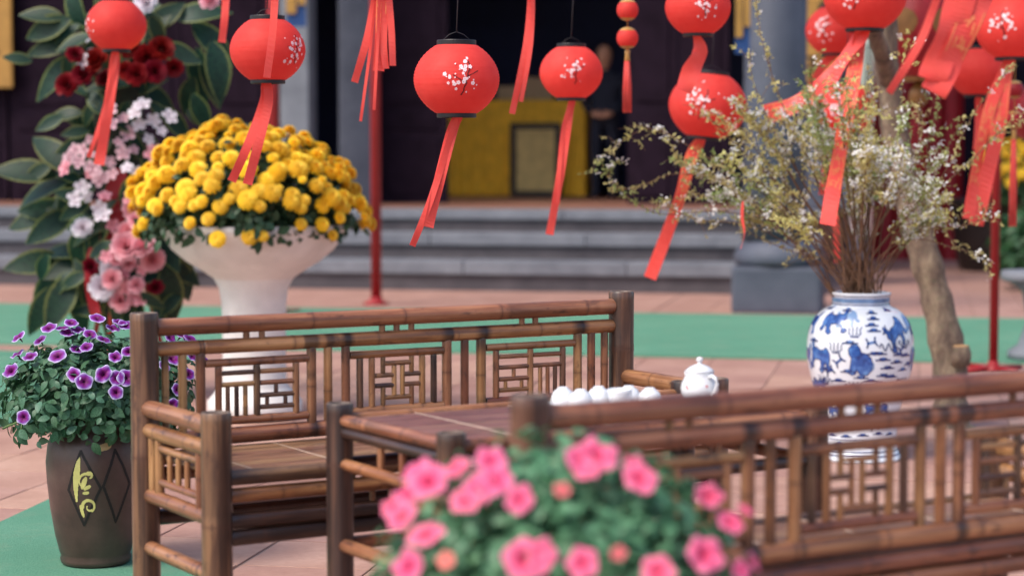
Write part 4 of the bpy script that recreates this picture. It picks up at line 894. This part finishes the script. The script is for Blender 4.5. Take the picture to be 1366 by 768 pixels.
def place(poly, px, py, wpx, hpx, flip=1, rot=0):
    s0, z0 = vs(px, py); out = []
    for (x, y) in poly:
        x *= flip; xr = x * math.cos(rot) - y * math.sin(rot); yr = x * math.sin(rot) + y * math.cos(rot); out.append((s0 + xr * wpx * VS, z0 + yr * hpx * VS))
    return ('poly', out)
cob, ink, wash, lions = [], [], [], []
for a in ((1110, 426, 42, 34, 1, .1), (1194, 440, 36, 44, -1, .5), (1092, 474, 38, 42, -1, -.2), (1092, 512, 34, 26, 1, 0), (1180, 512, 42, 22, 1, 0), (1168, 541, 42, 24, -1, 0), (1112, 544, 26, 20, 1, 0)): lions.append(place(LION, *a))
lions.append(place(SIT, 1146, 474, 40, 42)); wash.append(place(LION, 1128, 421, 34, 24, -1, .2)); wash.append(place(SIT, 1160, 545, 26, 24)); wash.append(('ell', *vs(1155, 483), 10 * VS, 8 * VS, .3))
for q in lions: ink.append(('line', q[1] + [q[1][0]], 1.1 * VS))
rr = random.Random(3)
def cloud(px, py, wd=18):
    s, z = vs(px, py); w_ = wd * VS
    ink.append(('line', [(s - w_ * .5, z), (s + w_ * .5, z)], 2.0 * VS)); cob.append(('ell', s, z + 1.2 * VS, w_ * .28, 2.6 * VS, 0)); ink.append(('disc', s - w_ * .22, z + 1.8 * VS, 1.5 * VS)); ink.append(('disc', s + w_ * .2, z + 1.9 * VS, 1.5 * VS))
def bat(px, py, rot=0):
    s, z = vs(px, py); c_, q = math.cos(rot), math.sin(rot); f = lambda x, y: (s + (x * c_ - y * q) * VS, z + (x * q + y * c_) * VS)
    ink.append(('line', [f(-7, -5), f(-4, 0), f(-6, 6)], 2.2 * VS)); ink.append(('line', [f(7, -5), f(4, 0), f(6, 6)], 2.2 * VS)); cob.append(('line', [f(-5, 0), f(5, 0)], 3.2 * VS))
def flame(px, py):
    s, z = vs(px, py)
    for x in (-7, -2.4, 2.4, 7): ink.append(('line', [(s + x * .6 * VS, z - 4 * VS), (s + x * 1.2 * VS, z), (s + x * 1.0 * VS, z + 4 * VS), (s + x * 1.4 * VS, z + 8 * VS)], 1.3 * VS))
    ink.append(('line', [(s - 5 * VS, z - 5 * VS), (s + 5 * VS, z - 5 * VS)], 1.6 * VS))
def squig(px, py, L=26):
    s, z = vs(px, py); ink.append(('line', [(s + (i / 14 - .5) * L * VS, z + 5 * VS * math.sin(i * 1.15)) for i in range(15)], 1.6 * VS))
for p in ((1160, 414), (1162, 421), (1160, 429), (1163, 436), (1180, 411), (1128, 411), (1105, 410)): cloud(*p)
for p in ((1175, 474), (1193, 478), (1181, 485), (1201, 489), (1147, 498), (1118, 503), (1176, 495), (1130, 490), (1205, 470), (1150, 576), (1128, 578), (1170, 574), (1110, 577), (1185, 576), (1120, 590), (1160, 590), (1100, 489), (1186, 497), (1164, 466), (1160, 503), (1132, 452), (1208, 482), (1170, 466), (1084, 452), (1196, 468)): cloud(p[0], p[1], 20)
for p in ((1160, 451, .2), (1181, 437, -.3), (1118, 476, .7), (1106, 490, .4), (1200, 460, .6), (1130, 560, 0), (1165, 562, .2)): bat(*p)
for p in ((1138, 439), (1114, 460), (1098, 505), (1198, 510), (1140, 512)): flame(*p)
for p in ((1182, 457), (1203, 454), (1137, 512), (1100, 505), (1200, 505), (1140, 556)): squig(*p)
wash.append(('line', [(i * .02 - .48, vz(399)) for i in range(49)], 5.5 * VS))
for y in (393.5, 404.5): ink.append(('line', [(i * .02 - .48, vz(y)) for i in range(49)], 1.4 * VS))
for i in range(-30, 31): ink.append(('line', [(i * .013, vz(397)), (i * .013 + .008, vz(397)), (i * .013 + .008, vz(401.5)), (i * .013 + .003, vz(401.5))], .9 * VS))
for y in (598, 603): ink.append(('line', [(i * .02 - .48, vz(y)) for i in range(49)], 1.6 * VS))
for i in range(-24, 25): ink.append(('line', arc(i * .02, vz(585), .008, .2, 2.9, 6), .9 * VS))
for back in (.31, .45, -.31, -.45, .6):                     # same motifs carried round the far side
    for (yy, ww, hh) in ((430, 42, 34), (475, 38, 40), (515, 38, 24)): lions.append(('poly', [(back + x * ww * VS, vz(yy) + y * hh * VS) for x, y in LION]))
printed('wash_painting', vb_, MAT['wash_blue'], wash, lambda s, z: Vector(vase_pt(s, z, .0009)) - Vector((0, 0, .0065)), .002)
printed('cobalt_painting', vb_, MAT['cobalt'], cob, lambda s, z: Vector(vase_pt(s, z, .0014)) - Vector((0, 0, .0065)), .0019)
for q in lions: printed('lion_motif', vb_, MAT['cobalt'], [q], lambda s, z: Vector(vase_pt(s, z, .0015)) - Vector((0, 0, .0065)), .0017, None)
printed('ink_painting', vb_, MAT['ink_blue'], ink, lambda s, z: Vector(vase_pt(s, z, .0019)) - Vector((0, 0, .0065)), .0016)

spray = thing('blossom_branches', 'spray of thin branches with tiny leaves and white blossoms in the vase', 'branches', P3 + Vector((0, 0, vz(400))))
tiny_leaf = leaf_vf(1, .5, .2, .2, 2); 
bl_V, bl_F, bl_c = [], [], []
for q in range(5):
    a = q * 1.2566; o = len(bl_V); dr = Vector((math.cos(a), math.sin(a), 0)); sd_ = Vector((-math.sin(a), math.cos(a), 0))
    bl_V += [Vector((0, 0, 0)), dr * .55 - sd_ * .38 + Vector((0, 0, .12)), dr + Vector((0, 0, .22)), dr * .55 + sd_ * .38 + Vector((0, 0, .12))]; bl_F.append([o, o + 1, o + 2, o + 3]); bl_c += [(0, 0, 0), (.6, 0, 0), (1, 0, 0), (.6, 0, 0)]
mouth = P3 + Vector((0, 0, vz(392)))
def cr(pts, n=7):
    out = []
    for i in range(len(pts) - 1):
        a, b, c_, d = pts[max(i - 1, 0)], pts[i], pts[i + 1], pts[min(i + 2, len(pts) - 1)]
        for q in range(n):
            s = q / n; out.append(.5 * ((2 * b) + (c_ - a) * s + (2 * a - 5 * b + 4 * c_ - d) * s * s + (3 * b - a - 3 * c_ + d) * s ** 3))
    return out + [pts[-1]]
guides = [[(1122, 350), (1050, 300), (960, 282), (880, 285), (832, 258), (803, 220)], [(1120, 350), (1040, 270), (940, 208), (870, 172), (818, 196), (800, 215)], [(1125, 340), (1060, 260), (980, 240), (900, 232), (850, 250), (812, 252)], [(1120, 360), (1060, 330), (1000, 300), (930, 292), (870, 268)],
          [(1130, 330), (1080, 220), (1040, 130), (1018, 60), (1008, 5)], [(1128, 340), (1070, 240), (1030, 170), (1005, 110), (1000, 70)], [(1135, 320), (1100, 220), (1088, 140), (1080, 90)], [(1132, 330), (1075, 250), (1055, 190), (1080, 130), (1130, 80)], [(1140, 320), (1140, 220), (1150, 150), (1160, 110)],
          [(1160, 320), (1185, 240), (1200, 170), (1205, 110), (1212, 40)], [(1160, 330), (1200, 250), (1240, 180), (1255, 130)], [(1165, 340), (1230, 270), (1290, 220), (1330, 180), (1366, 160)], [(1168, 350), (1230, 310), (1290, 300), (1325, 285)], [(1170, 360), (1215, 320), (1270, 330), (1310, 345), (1322, 372)], [(1166, 340), (1220, 280), (1260, 230), (1300, 150), (1345, 95)],
          [(1120, 365), (1085, 345), (1030, 325), (990, 305)], [(1125, 345), (1055, 262), (995, 205), (955, 165), (935, 150)], [(1120, 340), (1040, 250), (990, 190), (972, 160)], [(1120, 350), (1050, 290), (980, 262), (930, 262), (885, 268)], [(1160, 330), (1200, 262), (1250, 215), (1280, 170)], [(1160, 330), (1190, 270), (1220, 210), (1230, 150)]]
paths = []
for gq in guides:
    dz = rnd.uniform(-.15, .15); n = len(gq); d0 = mouth.y
    P = [mouth + Vector((rnd.uniform(-.07, .07), rnd.uniform(-.06, .06), -.08))] + [at(x, y, d0 + dz * (i + 1) / n) for i, (x, y) in enumerate(gq)]
    paths.append((cr(P), 1.0))
for i in range(48):
    ex = rnd.gauss(1105, 92); ey = rnd.uniform(130, 295); ex = max(900, min(1290, ex))
    if abs(ex - 1130) < 60: ey -= 20
    if ex < 960: ey = max(ey, 215)
    d_ = mouth.y + rnd.gauss(0, .2); m1 = Vector((mouth.x + (at(ex, ey, d_).x - mouth.x) * .40, mouth.y + (d_ - mouth.y) * .25, mouth.z + (at(ex, ey, d_).z - mouth.z) * .45))
    E_ = at(ex, ey, d_); P = [mouth + Vector((rnd.uniform(-.08, .08), rnd.uniform(-.07, .07), -.08)), m1, m1.lerp(E_, .55) + Vector((0, 0, .04)), E_]
    paths.append((cr(P), .8))
for (P, kk) in paths:
    n = len(P); L0 = spray.location; parts = [tube_vf([p - L0 for p in P], [.0037 * (1 - .75 * i / (n - 1)) * (.7 + .3 * kk) for i in range(n)], 5, False)]
    lv, bl = [], []; tips = []; den = .62 if kk == 1.0 else 1.15
    for q in range(int(rnd.uniform(9, 15))):
        i0 = int(n * rnd.uniform(.42, .98)); i0 = min(i0, n - 2); b = P[i0]; tdir = (P[i0 + 1] - P[i0]).normalized()
        dv = (tdir * .6 + Vector((rnd.gauss(0, .7), rnd.gauss(0, .6), rnd.gauss(.35, .55)))).normalized(); Lt = rnd.uniform(.05, .17) * (1.1 - .4 * i0 / n)
        m_ = b + dv * Lt * .5 + Vector((0, 0, .01)); e_ = b + dv * Lt + Vector((0, 0, -.012))
        parts.append(tube_vf([b - L0, m_ - L0, e_ - L0], [.0016, .0012, .0007], 4, False)); tips.append((b, m_, e_))
    for i0 in range(int(n * .5), n - 1): tips.append((P[i0], P[i0].lerp(P[i0 + 1], .5), P[i0 + 1]))
    for (b, m_, e_) in tips:
        bx = 683 + FPX * e_.x / e_.y; by = 199 + (CAMH - e_.z) * FPX / e_.y
        white = .07 + .26 * math.exp(-((bx - 1215) / 60) ** 2 - ((by - 235) / 70) ** 2) + .16 * math.exp(-((bx - 955) / 50) ** 2 - ((by - 262) / 30) ** 2) + .12 * math.exp(-((bx - 1070) / 70) ** 2 - ((by - 190) / 40) ** 2)
        seg_n = int(13 * den) if (e_ - b).length > .04 else int(4 * den + .5)
        for q in range(seg_n):
            u = rnd.random(); p = (b.lerp(m_, u * 2) if u < .5 else m_.lerp(e_, u * 2 - 1)) + Vector((rnd.gauss(0, .004), rnd.gauss(0, .004), rnd.gauss(0, .004)))
            dn = Vector((rnd.gauss(0, 1), rnd.gauss(0, 1), rnd.gauss(.5, 1))).normalized()
            if rnd.random() < white:
                cl_n = rnd.choice([1, 2, 3, 6, 9])
                for z_ in range(cl_n): bl.append(basis(p + Vector((rnd.gauss(0, .009), rnd.gauss(0, .009), .004 + rnd.gauss(0, .007))) - L0, dn + Vector((0, -.6, .4)), rnd.uniform(0, 6), rnd.uniform(.0042, .0075)))
            else:
                for z_ in (0, 1): lv.append(basis(p - L0, dn, rnd.uniform(0, 6), rnd.choice([.009, .011, .013, .016, .020]) * rnd.uniform(.85, 1.15)))
    st = obj('branch', mesh('branch', *merge(parts), MAT['twig'], True), spray)
    if lv: scatter('leaves', tiny_leaf, lv, MAT['sprig_leaf'] if rnd.random() < .62 else MAT['sprig_leaf2'], st, 'stuff')
    if bl: scatter('blossoms', (bl_V, bl_F), bl, MAT['tiny_blossom'], st, 'stuff', False, bl_c)

# ------------------------------------------------------------------ tree behind the vase
k = NT('bark'); v = k.coord((1, 1, 1), False); n1 = k.noise(k.coord((1, 1, .45), False), 16, 6, .7); n2 = k.noise(v, 45, 4, .7)
c = k.ramp(n1, [(.3, lin((72, 58, 52))), (.48, lin((116, 98, 84))), (.62, lin((146, 128, 106))), (.78, lin((176, 162, 136)))]); k.base(k.mix(k.ramp(n2, [(.56, (0, 0, 0)), (.7, (.7, .7, .7))]), c, lin((98, 104, 74)))); k.set(Roughness=.9); k.bump(n1, .9, .02); MAT['bark'] = k.m
simple('cut_wood', (186, 144, 100), .8, .2, 30)
DT = 9.35; PT = Vector((at(1270, 585, DT).x, DT, 0)); tree = thing('tree', 'slender lichen-grey tree rising behind the porcelain vase', 'tree', PT)
tp_ = [Vector((0, 0, -.02))] + [at(x, y, DT + dd) - PT for x, y, dd in ((1268, 540, 0), (1266, 480, 0), (1252, 410, .02), (1236, 350, .04), (1215, 280, .08), (1202, 220, .1), (1190, 150, .12), (1182, 70, .15), (1178, -20, .2), (1170, -140, .3), (1168, -260, .4))]
tpp = cr(tp_, 5); n = len(tpp); rad = [.082 * (1 - .45 * i / n) * (1 + .07 * math.sin(i * 1.7) + .05 * math.sin(i * .6 + 1)) + (.04 if i == 0 else .02 if i == 1 else 0) for i in range(n)]
trunk = tube('trunk', tree, MAT['bark'], tpp, rad, 14)
k0 = at(1281, 472, DT - .06) - PT; lathe('branch_stub', trunk, MAT['bark'], [(.045, -.05), (.05, 0), (.04, .035)], 12, k0, capt=False); so_ = lathe('cut_face', trunk, MAT['cut_wood'], [(.0405, .033), (.034, .04), (.0, .042)], 12, k0, capb=False, capt=False)
crown_src = []
for (x0, y0, pts) in ((1186, 110, [(1172, 60), (1150, 0), (1120, -90), (1060, -200)]), (1180, 0, [(1230, -90), (1300, -180), (1370, -260)]), (1172, -140, [(1120, -230), (1040, -330)])):
    pth = cr([at(x0, y0, DT + .12) - PT] + [at(x, y, DT + rnd.uniform(-.3, .3)) - PT for x, y in pts], 4); m = len(pth)
    tube('limb', tree, MAT['bark'], pth, [.045 * (1 - .7 * i / m) for i in range(m)], 9); crown_src += pth[m // 2:]
crown_src += tpp[-6:]; lv = []
for i in range(2600):
    p = rnd.choice(crown_src) + Vector((rnd.gauss(0, .35), rnd.gauss(0, .35), abs(rnd.gauss(0.25, .3))))
    if (p + PT).z < 2.35: continue
    lv.append(basis(p, (rnd.gauss(0, 1), rnd.gauss(0, 1), 1), rnd.uniform(0, 6), rnd.uniform(.05, .08)))
scatter('crown', leaf_vf(1, .5, .2, .2, 3), lv, MAT['tree_leaf'], tree, 'stuff')

# ------------------------------------------------------------------ temple front
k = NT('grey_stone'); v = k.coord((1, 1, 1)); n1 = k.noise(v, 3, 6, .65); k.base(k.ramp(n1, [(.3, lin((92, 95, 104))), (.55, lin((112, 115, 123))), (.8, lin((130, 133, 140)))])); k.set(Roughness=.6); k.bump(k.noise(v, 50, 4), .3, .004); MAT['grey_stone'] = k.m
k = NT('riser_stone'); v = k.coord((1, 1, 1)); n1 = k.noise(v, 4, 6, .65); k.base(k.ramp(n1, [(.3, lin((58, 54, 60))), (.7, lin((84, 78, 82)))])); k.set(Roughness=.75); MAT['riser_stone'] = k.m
k = NT('column_stone'); v = k.coord((1, 1, 1)); n1 = k.noise(v, 3, 6, .65); k.base(k.ramp(n1, [(.3, lin((62, 66, 80))), (.7, lin((84, 88, 102)))])); k.set(Roughness=.65); MAT['column_stone'] = k.m
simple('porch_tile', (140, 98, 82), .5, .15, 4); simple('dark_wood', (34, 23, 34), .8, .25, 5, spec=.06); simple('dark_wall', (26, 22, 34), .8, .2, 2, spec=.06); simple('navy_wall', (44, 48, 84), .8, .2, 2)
simple('roof_tile', (96, 62, 52), .8, .2, 3); simple('altar_cloth', (238, 178, 44), .7, .15, 10); simple('gold_board', (164, 122, 58), .5, .18, 6); simple('lacquer_black', (36, 28, 28), .4); simple('picture_gold', (200, 172, 110), .6, .2, 8); simple('banner_blue', (34, 66, 118), .6); simple('cardboard', (176, 148, 118), .8)
SR = site_s(1092, 0)
tem = thing('temple_porch', 'dark temple porch with grey stone steps behind the courtyard', 'building', S0, SITE)
W0 = -11.0
tops = [(.27, .12), (.50, .11), (.70, .09)]
zb = 0
for i, (tz, th_) in enumerate(tops):
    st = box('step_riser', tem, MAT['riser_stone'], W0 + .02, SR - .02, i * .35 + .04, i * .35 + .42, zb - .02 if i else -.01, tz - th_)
    n_s = 7; x = W0
    while x < SR - .1:
        x2 = min(SR, x + rnd.uniform(1.3, 1.9)); 
        if SR - x2 < .5: x2 = SR
        box('step_slab', tem, MAT['grey_stone'], x + .003, x2 - .003, i * .35, i * .35 + (.42 if i < 2 else .45), tz - th_ + .001, tz, .012); x = x2
    zb = tz
box('porch_floor', tem, MAT['porch_tile'], W0, SR, 1.15, 8.2, .2, .697)
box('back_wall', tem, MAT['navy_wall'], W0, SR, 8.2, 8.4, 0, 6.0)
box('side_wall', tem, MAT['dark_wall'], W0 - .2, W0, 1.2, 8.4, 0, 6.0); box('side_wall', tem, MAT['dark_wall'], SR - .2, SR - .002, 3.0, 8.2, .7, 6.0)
box('roof', tem, MAT['roof_tile'], W0 - .8, SR + .8, 1.3, 9, 6.0, 6.25)  # out-of-view cover, added and sized to set how dark the interior gets
box('lintel', tem, MAT['dark_wood'], W0 + .01, SR - .21, 2.9, 3.2, 3.9, 6.0)
def doorleaf(px0, px1, tt, nleaf):
    a, b = site_s(px0, tt), site_s(px1, tt); wq = (b - a) / nleaf
    for i in range(nleaf):
        x0, x1 = a + i * wq + .006, a + (i + 1) * wq - .006
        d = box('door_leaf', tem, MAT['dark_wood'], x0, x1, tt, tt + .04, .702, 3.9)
        for (z0, z1) in ((.78, 1.35), (1.45, 1.62), (1.72, 3.15)): box('door_panel', d, MAT['dark_wood'], x0 + .09, x1 - .09, tt - .018, tt - .001, z0, z1, .008)
doorleaf(505, 598, 3.0, 1); doorleaf(836, 972, 3.0, 2); doorleaf(15, 360, 3.0, 3); doorleaf(-420, 12, 3.0, 4)
for (p0, p1, tt, m) in ((374, 413, 1.7, 'grey_stone'), (452, 497, 2.6, 'column_stone')):
    a, b = site_s(p0, tt), site_s(p1, tt); box('pier', tem, MAT[m], a, b, tt, tt + .28, .698, 6.0, .02)
def board(px0, px1, ytop, ybot, tt, label, seed, standoff=0.0):
    a, b = site_s(px0, tt), site_s(px1, tt); dist = site((a + b) / 2, tt).y
    z1, z0 = CAMH + (199 - ytop) / FPX * dist, CAMH + (199 - ybot) / FPX * dist
    t = thing('calligraphy_board', label, 'sign board', site(a, tt, z0), SITE)
    wdt = b - a; h = z1 - z0
    box('panel', t, MAT['gold_board'], 0, wdt, -.04, 0, 0, h, .008)
    sh = []; rr = random.Random(seed); nchar = max(1, int(h / (wdt * 1.05))); cs = h / nchar
    for i in range(nchar):
        cx, cy, g_ = wdt / 2, (i + .5) * cs, wdt * .3
        for q in range(7):
            x, y = cx + rr.uniform(-.6, .6) * g_, cy + rr.uniform(-.8, .8) * g_
            sh.append(('line', [(x - g_ * .5, y), (x + g_ * .5, y + rr.uniform(-.15, .3) * g_)] if q % 2 else [(x, y - g_ * .5), (x + rr.uniform(-.3, .3) * g_, y + g_ * .5)], g_ * .2))
    printed('black_characters', t, MAT['lacquer_black'], sh, lambda s, z: (s, -.0425, z), .008); return t
board(1062, 1118, -140, 110, 1.2, 'gold board with black characters behind the red lanterns', 4)
board(-60, 21, -140, 118, 2.85, 'gold wooden board with dark characters beyond the flower stand', 9)
a = site_s(1060, 1.45); box('pier', tem, MAT['column_stone'], a - .06, a + .55, 1.25, 1.7, .698, 6.0, .02)
def pennant(px0, px1, yb, dist, label):
    P = at((px0 + px1) / 2, yb, dist); w_ = (px1 - px0) / FPX * dist; t = thing('hanging_pennant', label, 'banner', P)
    box('gold_strip', t, MAT['gold_board'], -w_ / 2, 0, -.01, .01, .12, 1.6); box('blue_strip', t, MAT['banner_blue'], -w_ / 2, w_ / 2, .012, .02, 0, .45, .003)
    box('gold_strip', t, MAT['gold_board'], w_ * .1, w_ / 2, -.01, .01, .2, 1.6); return t
pennant(981, 1000, 72, 15.55, 'narrow blue and gold pennant on the stone column above the plinth'); pennant(382, 408, 36, 19.5, 'narrow gold and blue pennant on the grey pier')
# stone column on the courtyard in front of the steps
PC = ground(1036, 418); colm = thing('stone_column', 'round grey stone column on a broad square plinth at the end of the steps', 'column', PC, SITE)
pl = box('plinth', colm, MAT['column_stone'], -.34, .34, -.10, .55, 0, .36, .03); lathe('drum', colm, MAT['column_stone'], [(.33, .362), (.35, .40), (.34, .46), (.29, .52), (.26, .55)], 32, (0, .22, 0)); lathe('shaft', colm, MAT['column_stone'], [(.25, .551), (.24, 1.5), (.24, 4.6)], 32, (-.04, .22, 0))
# altar
tt = 6.0; a, b = site_s(592, tt), site_s(780, tt)
al = thing('altar_table', 'altar table under a yellow cloth inside the dark doorway', 'table', site((a + b) / 2, tt, .699), SITE); hw = (b - a) / 2
V, Fc = [], []; N = 60
for j, z in enumerate((0.01, .5, 1.08, 1.10)):
    for i in range(N + 1):
        x = -hw + 2 * hw * i / N; V.append((x, (.025 * math.sin(i * 1.3) * (1 - z / 1.12)), z))
for j in range(3):
    for i in range(N): Fc.append([j * (N + 1) + i, j * (N + 1) + i + 1, (j + 1) * (N + 1) + i + 1, (j + 1) * (N + 1) + i])
obj('cloth_front', mesh('cloth_front', V, Fc, MAT['altar_cloth'], True), al); box('cloth_top', al, MAT['altar_cloth'], -hw, hw, .0, .8, 1.102, 1.12, .004); box('cloth_side', al, MAT['altar_cloth'], hw - .02, hw, .03, .8, .01, 1.10); box('cloth_side', al, MAT['altar_cloth'], -hw, -hw + .02, .03, .8, .01, 1.10)
a2, b2 = site_s(680, tt - .2) , site_s(748, tt - .2); zc = .70
fr = thing('framed_picture', 'dark framed gold picture leaning against the yellow altar cloth', 'picture', site((a2 + b2) / 2, tt - .2, .699), SITE); hw2 = (b2 - a2) / 2
for (x0, x1, z0, z1) in ((-hw2, hw2, 0, .07), (-hw2, hw2, .78, .85), (-hw2, -hw2 + .07, .071, .779), (hw2 - .07, hw2, .071, .779)): box('frame', fr, MAT['lacquer_black'], x0, x1, 0, .04, z0, z1, .006)
box('picture', fr, MAT['picture_gold'], -hw2 + .071, hw2 - .071, .02, .03, .071, .779)
for (p0, p1, z1, lb) in ((666, 700, .16, 'low brown carton on the yellow altar'), (702, 740, .26, 'taller brown carton on the yellow altar')):
    a3, b3 = site_s(p0, tt + .3), site_s(p1, tt + .3); bx_ = thing('carton', lb, 'box', site((a3 + b3) / 2, tt + .3, .699 + 1.121), SITE)
    box('body', bx_, MAT['cardboard'], -(b3 - a3) / 2, (b3 - a3) / 2, -.12, .12, 0, z1, .006); box('lid_flap', bx_, MAT['cardboard'], -(b3 - a3) / 2 - .003, (b3 - a3) / 2 + .003, -.123, .123, z1 + .0005, z1 + .006)
# person in dark clothes standing beside the altar
simple('dark_cloth', (30, 32, 48), .85, .2, 8); simple('skin', (188, 134, 108), .55); simple('hair', (22, 18, 20), .5)
tq = 5.2; PP = site(site_s(806, tq), tq, .699); per = thing('person', 'person in dark clothes standing beside the yellow altar with hands joined', 'person', PP, SITE)
def skinned(name, verts, edges, radii, mat, parent, root=0):
    me = bpy.data.meshes.new(name); me.from_pydata(verts, edges, []); o = obj(name, me, parent); o.modifiers.new('skin', 'SKIN'); sk = me.skin_vertices[0].data
    for i, r in enumerate(radii): sk[i].radius = (r, r * .85); sk[i].use_root = (i == root)
    s_ = o.modifiers.new('sub', 'SUBSURF'); s_.levels = 1; s_.render_levels = 2; me.materials.append(MAT[mat])
    for m_ in o.modifiers: 
        if m_.type == 'SKIN': m_.use_smooth_shade = True
    return o
skinned('body', [(0, 0, .92), (0, 0, 1.12), (0, .01, 1.32), (0, .01, 1.40), (-.09, 0, .86), (-.10, -.01, .48), (-.10, .02, .08), (-.10, -.10, .04), (.09, 0, .86), (.10, -.01, .48), (.10, .02, .08), (.10, -.10, .04), (-.18, .01, 1.33), (-.24, .0, 1.08), (-.13, -.18, .95), (.18, .01, 1.33), (.24, 0, 1.08), (.13, -.18, .95), (0, .0, 1.46)],
        [(0, 1), (1, 2), (2, 3), (0, 4), (4, 5), (5, 6), (6, 7), (0, 8), (8, 9), (9, 10), (10, 11), (2, 12), (12, 13), (13, 14), (2, 15), (15, 16), (16, 17), (3, 18)],
        [.15, .145, .15, .07, .10, .075, .05, .045, .10, .075, .05, .045, .07, .055, .042, .07, .055, .042, .055], 'dark_cloth', per)
V, Fc = lathe_vf([(.005, 0), (.05, .01), (.07, .05), (.082, .11), (.085, .15), (.075, .20), (.045, .235), (.005, .245)], 20); obj('head', mesh('head', V, Fc, MAT['skin'], True), per, T(0, -.01, 1.46))
V, Fc = lathe_vf([(.088, .10), (.094, .15), (.084, .212), (.05, .25), (.003, .258)], 20); obj('hair', mesh('hair', V, Fc, MAT['hair'], True), per, T(0, .018, 1.462))
for sgn in (-1, 1):
    hp = [(sgn * .125, -.185, .945), (sgn * .08, -.215, .93), (sgn * .04, -.225, .925)]
    vs_, es_, rs_ = list(hp), [(0, 1), (1, 2)], [.032, .038, .034]
    for q in range(4): z_ = .945 - q * .014; i0 = len(vs_); vs_ += [(sgn * .01, -.235, z_), (-sgn * .035, -.235 + .004 * q, z_ - .006)]; es_ += [(2, i0), (i0, i0 + 1)]; rs_ += [.010, .008]
    i0 = len(vs_); vs_ += [(sgn * .05, -.22, .965), (sgn * .02, -.225, .975)]; es_ += [(1, i0), (i0, i0 + 1)]; rs_ += [.011, .009]
    skinned('hand', vs_, es_, rs_, 'skin', per)
skinned('neck', [(0, 0, 1.40), (0, -.005, 1.49)], [(0, 1)], [.05, .046], 'skin', per)

# ------------------------------------------------------------------ right-hand background: planter, hedge, stone table, boundary wall
PT2 = ground(1392, 482); stt = thing('stone_table', 'round grey stone garden table beside the red pole', 'table', PT2)
lathe('table_top', stt, MAT['grey_stone'], [(.22, .47), (.25, .48), (.255, .50), (.25, .535), (0, .54)], 36, capt=False); lathe('pedestal', stt, MAT['grey_stone'], [(.21, .018), (.21, .06), (.15, .10), (.10, .25), (.13, .42), (.2, .469)], 28)
PB = Vector((at(1318, 345, 21.5).x, 21.5, 0)); plt = thing('planter', 'large dark round planter standing far behind the tree', 'planter', PB); lathe('body', plt, MAT['lacquer_black'], [(.26, .001), (.30, .05), (.36, .4), (.38, .62), (.42, .7), (.42, .74), (.37, .74), (.35, .66), (0, .65)], 32, capb=False, capt=False)
yb = thing('chrysanthemum_bush', 'far yellow flower bush behind the red pole', 'plant', Vector((at(1362, 200, 21.0).x, 21.0, 0)))
leafy_mound(yb, yb.location + Vector((0, 0, .95)), (.42, .40, .36), 900, .09, 'hedge_leaf', 0, lf, -.9, .3)
tube('trunk', yb, MAT['bark'], [(0, 0, 0), (0, 0, .8)], .04, 8)
for u in fibo(70, 1, -.2):
    if u.y < .3: obj('flower', pom[0], yb, basis(Vector((u.x * .44, u.y * .42, .95 + u.z * .38)), u + Vector((0, -.3, .2)), 0, .062))
hd = thing('hedge', 'dark green clipped shrub behind the stone table', 'shrub', Vector((at(1375, 320, 18.5).x, 18.5, 0)))
leafy_mound(hd, hd.location + Vector((0, 0, .38)), (.36, .34, .36), 1800, .08, 'hedge_leaf', 60, lf, -1, .3)
wl = box('courtyard_wall', None, MAT['dark_wall'], 0, 14, 0, .25, 0, 3.6); wl.location = site(SR + .5, 9.5); wl.rotation_euler = (0, 0, SITE); tag(wl, 'dark courtyard wall far behind the lanterns beyond the temple', 'wall')
pkb = thing('red_drape', 'deep red cloth drape on the far wall behind the tree', 'drape', site(site_s(1222, 6), 6.0, 0), SITE)
V, Fc = [], []
for j, z in enumerate((.01, .6, 1.2, 2.4)):
    for i in range(41): V.append((-.5 + i * .025, .03 * math.sin(i * .9), z))
for j in range(3):
    for i in range(40): Fc.append([j * 41 + i, j * 41 + i + 1, (j + 1) * 41 + i + 1, (j + 1) * 41 + i])
obj('cloth', mesh('cloth', V, Fc, MAT['dark_red_silk'], True), pkb); tube('rail', pkb, MAT['dark_wood'], [(-.55, 0, 2.41), (.55, 0, 2.41)], .02, 8)
for sx in (-.55, .55): tube('upright', pkb, MAT['dark_wood'], [(sx, .02, 0), (sx, .02, 2.43)], .02, 8)
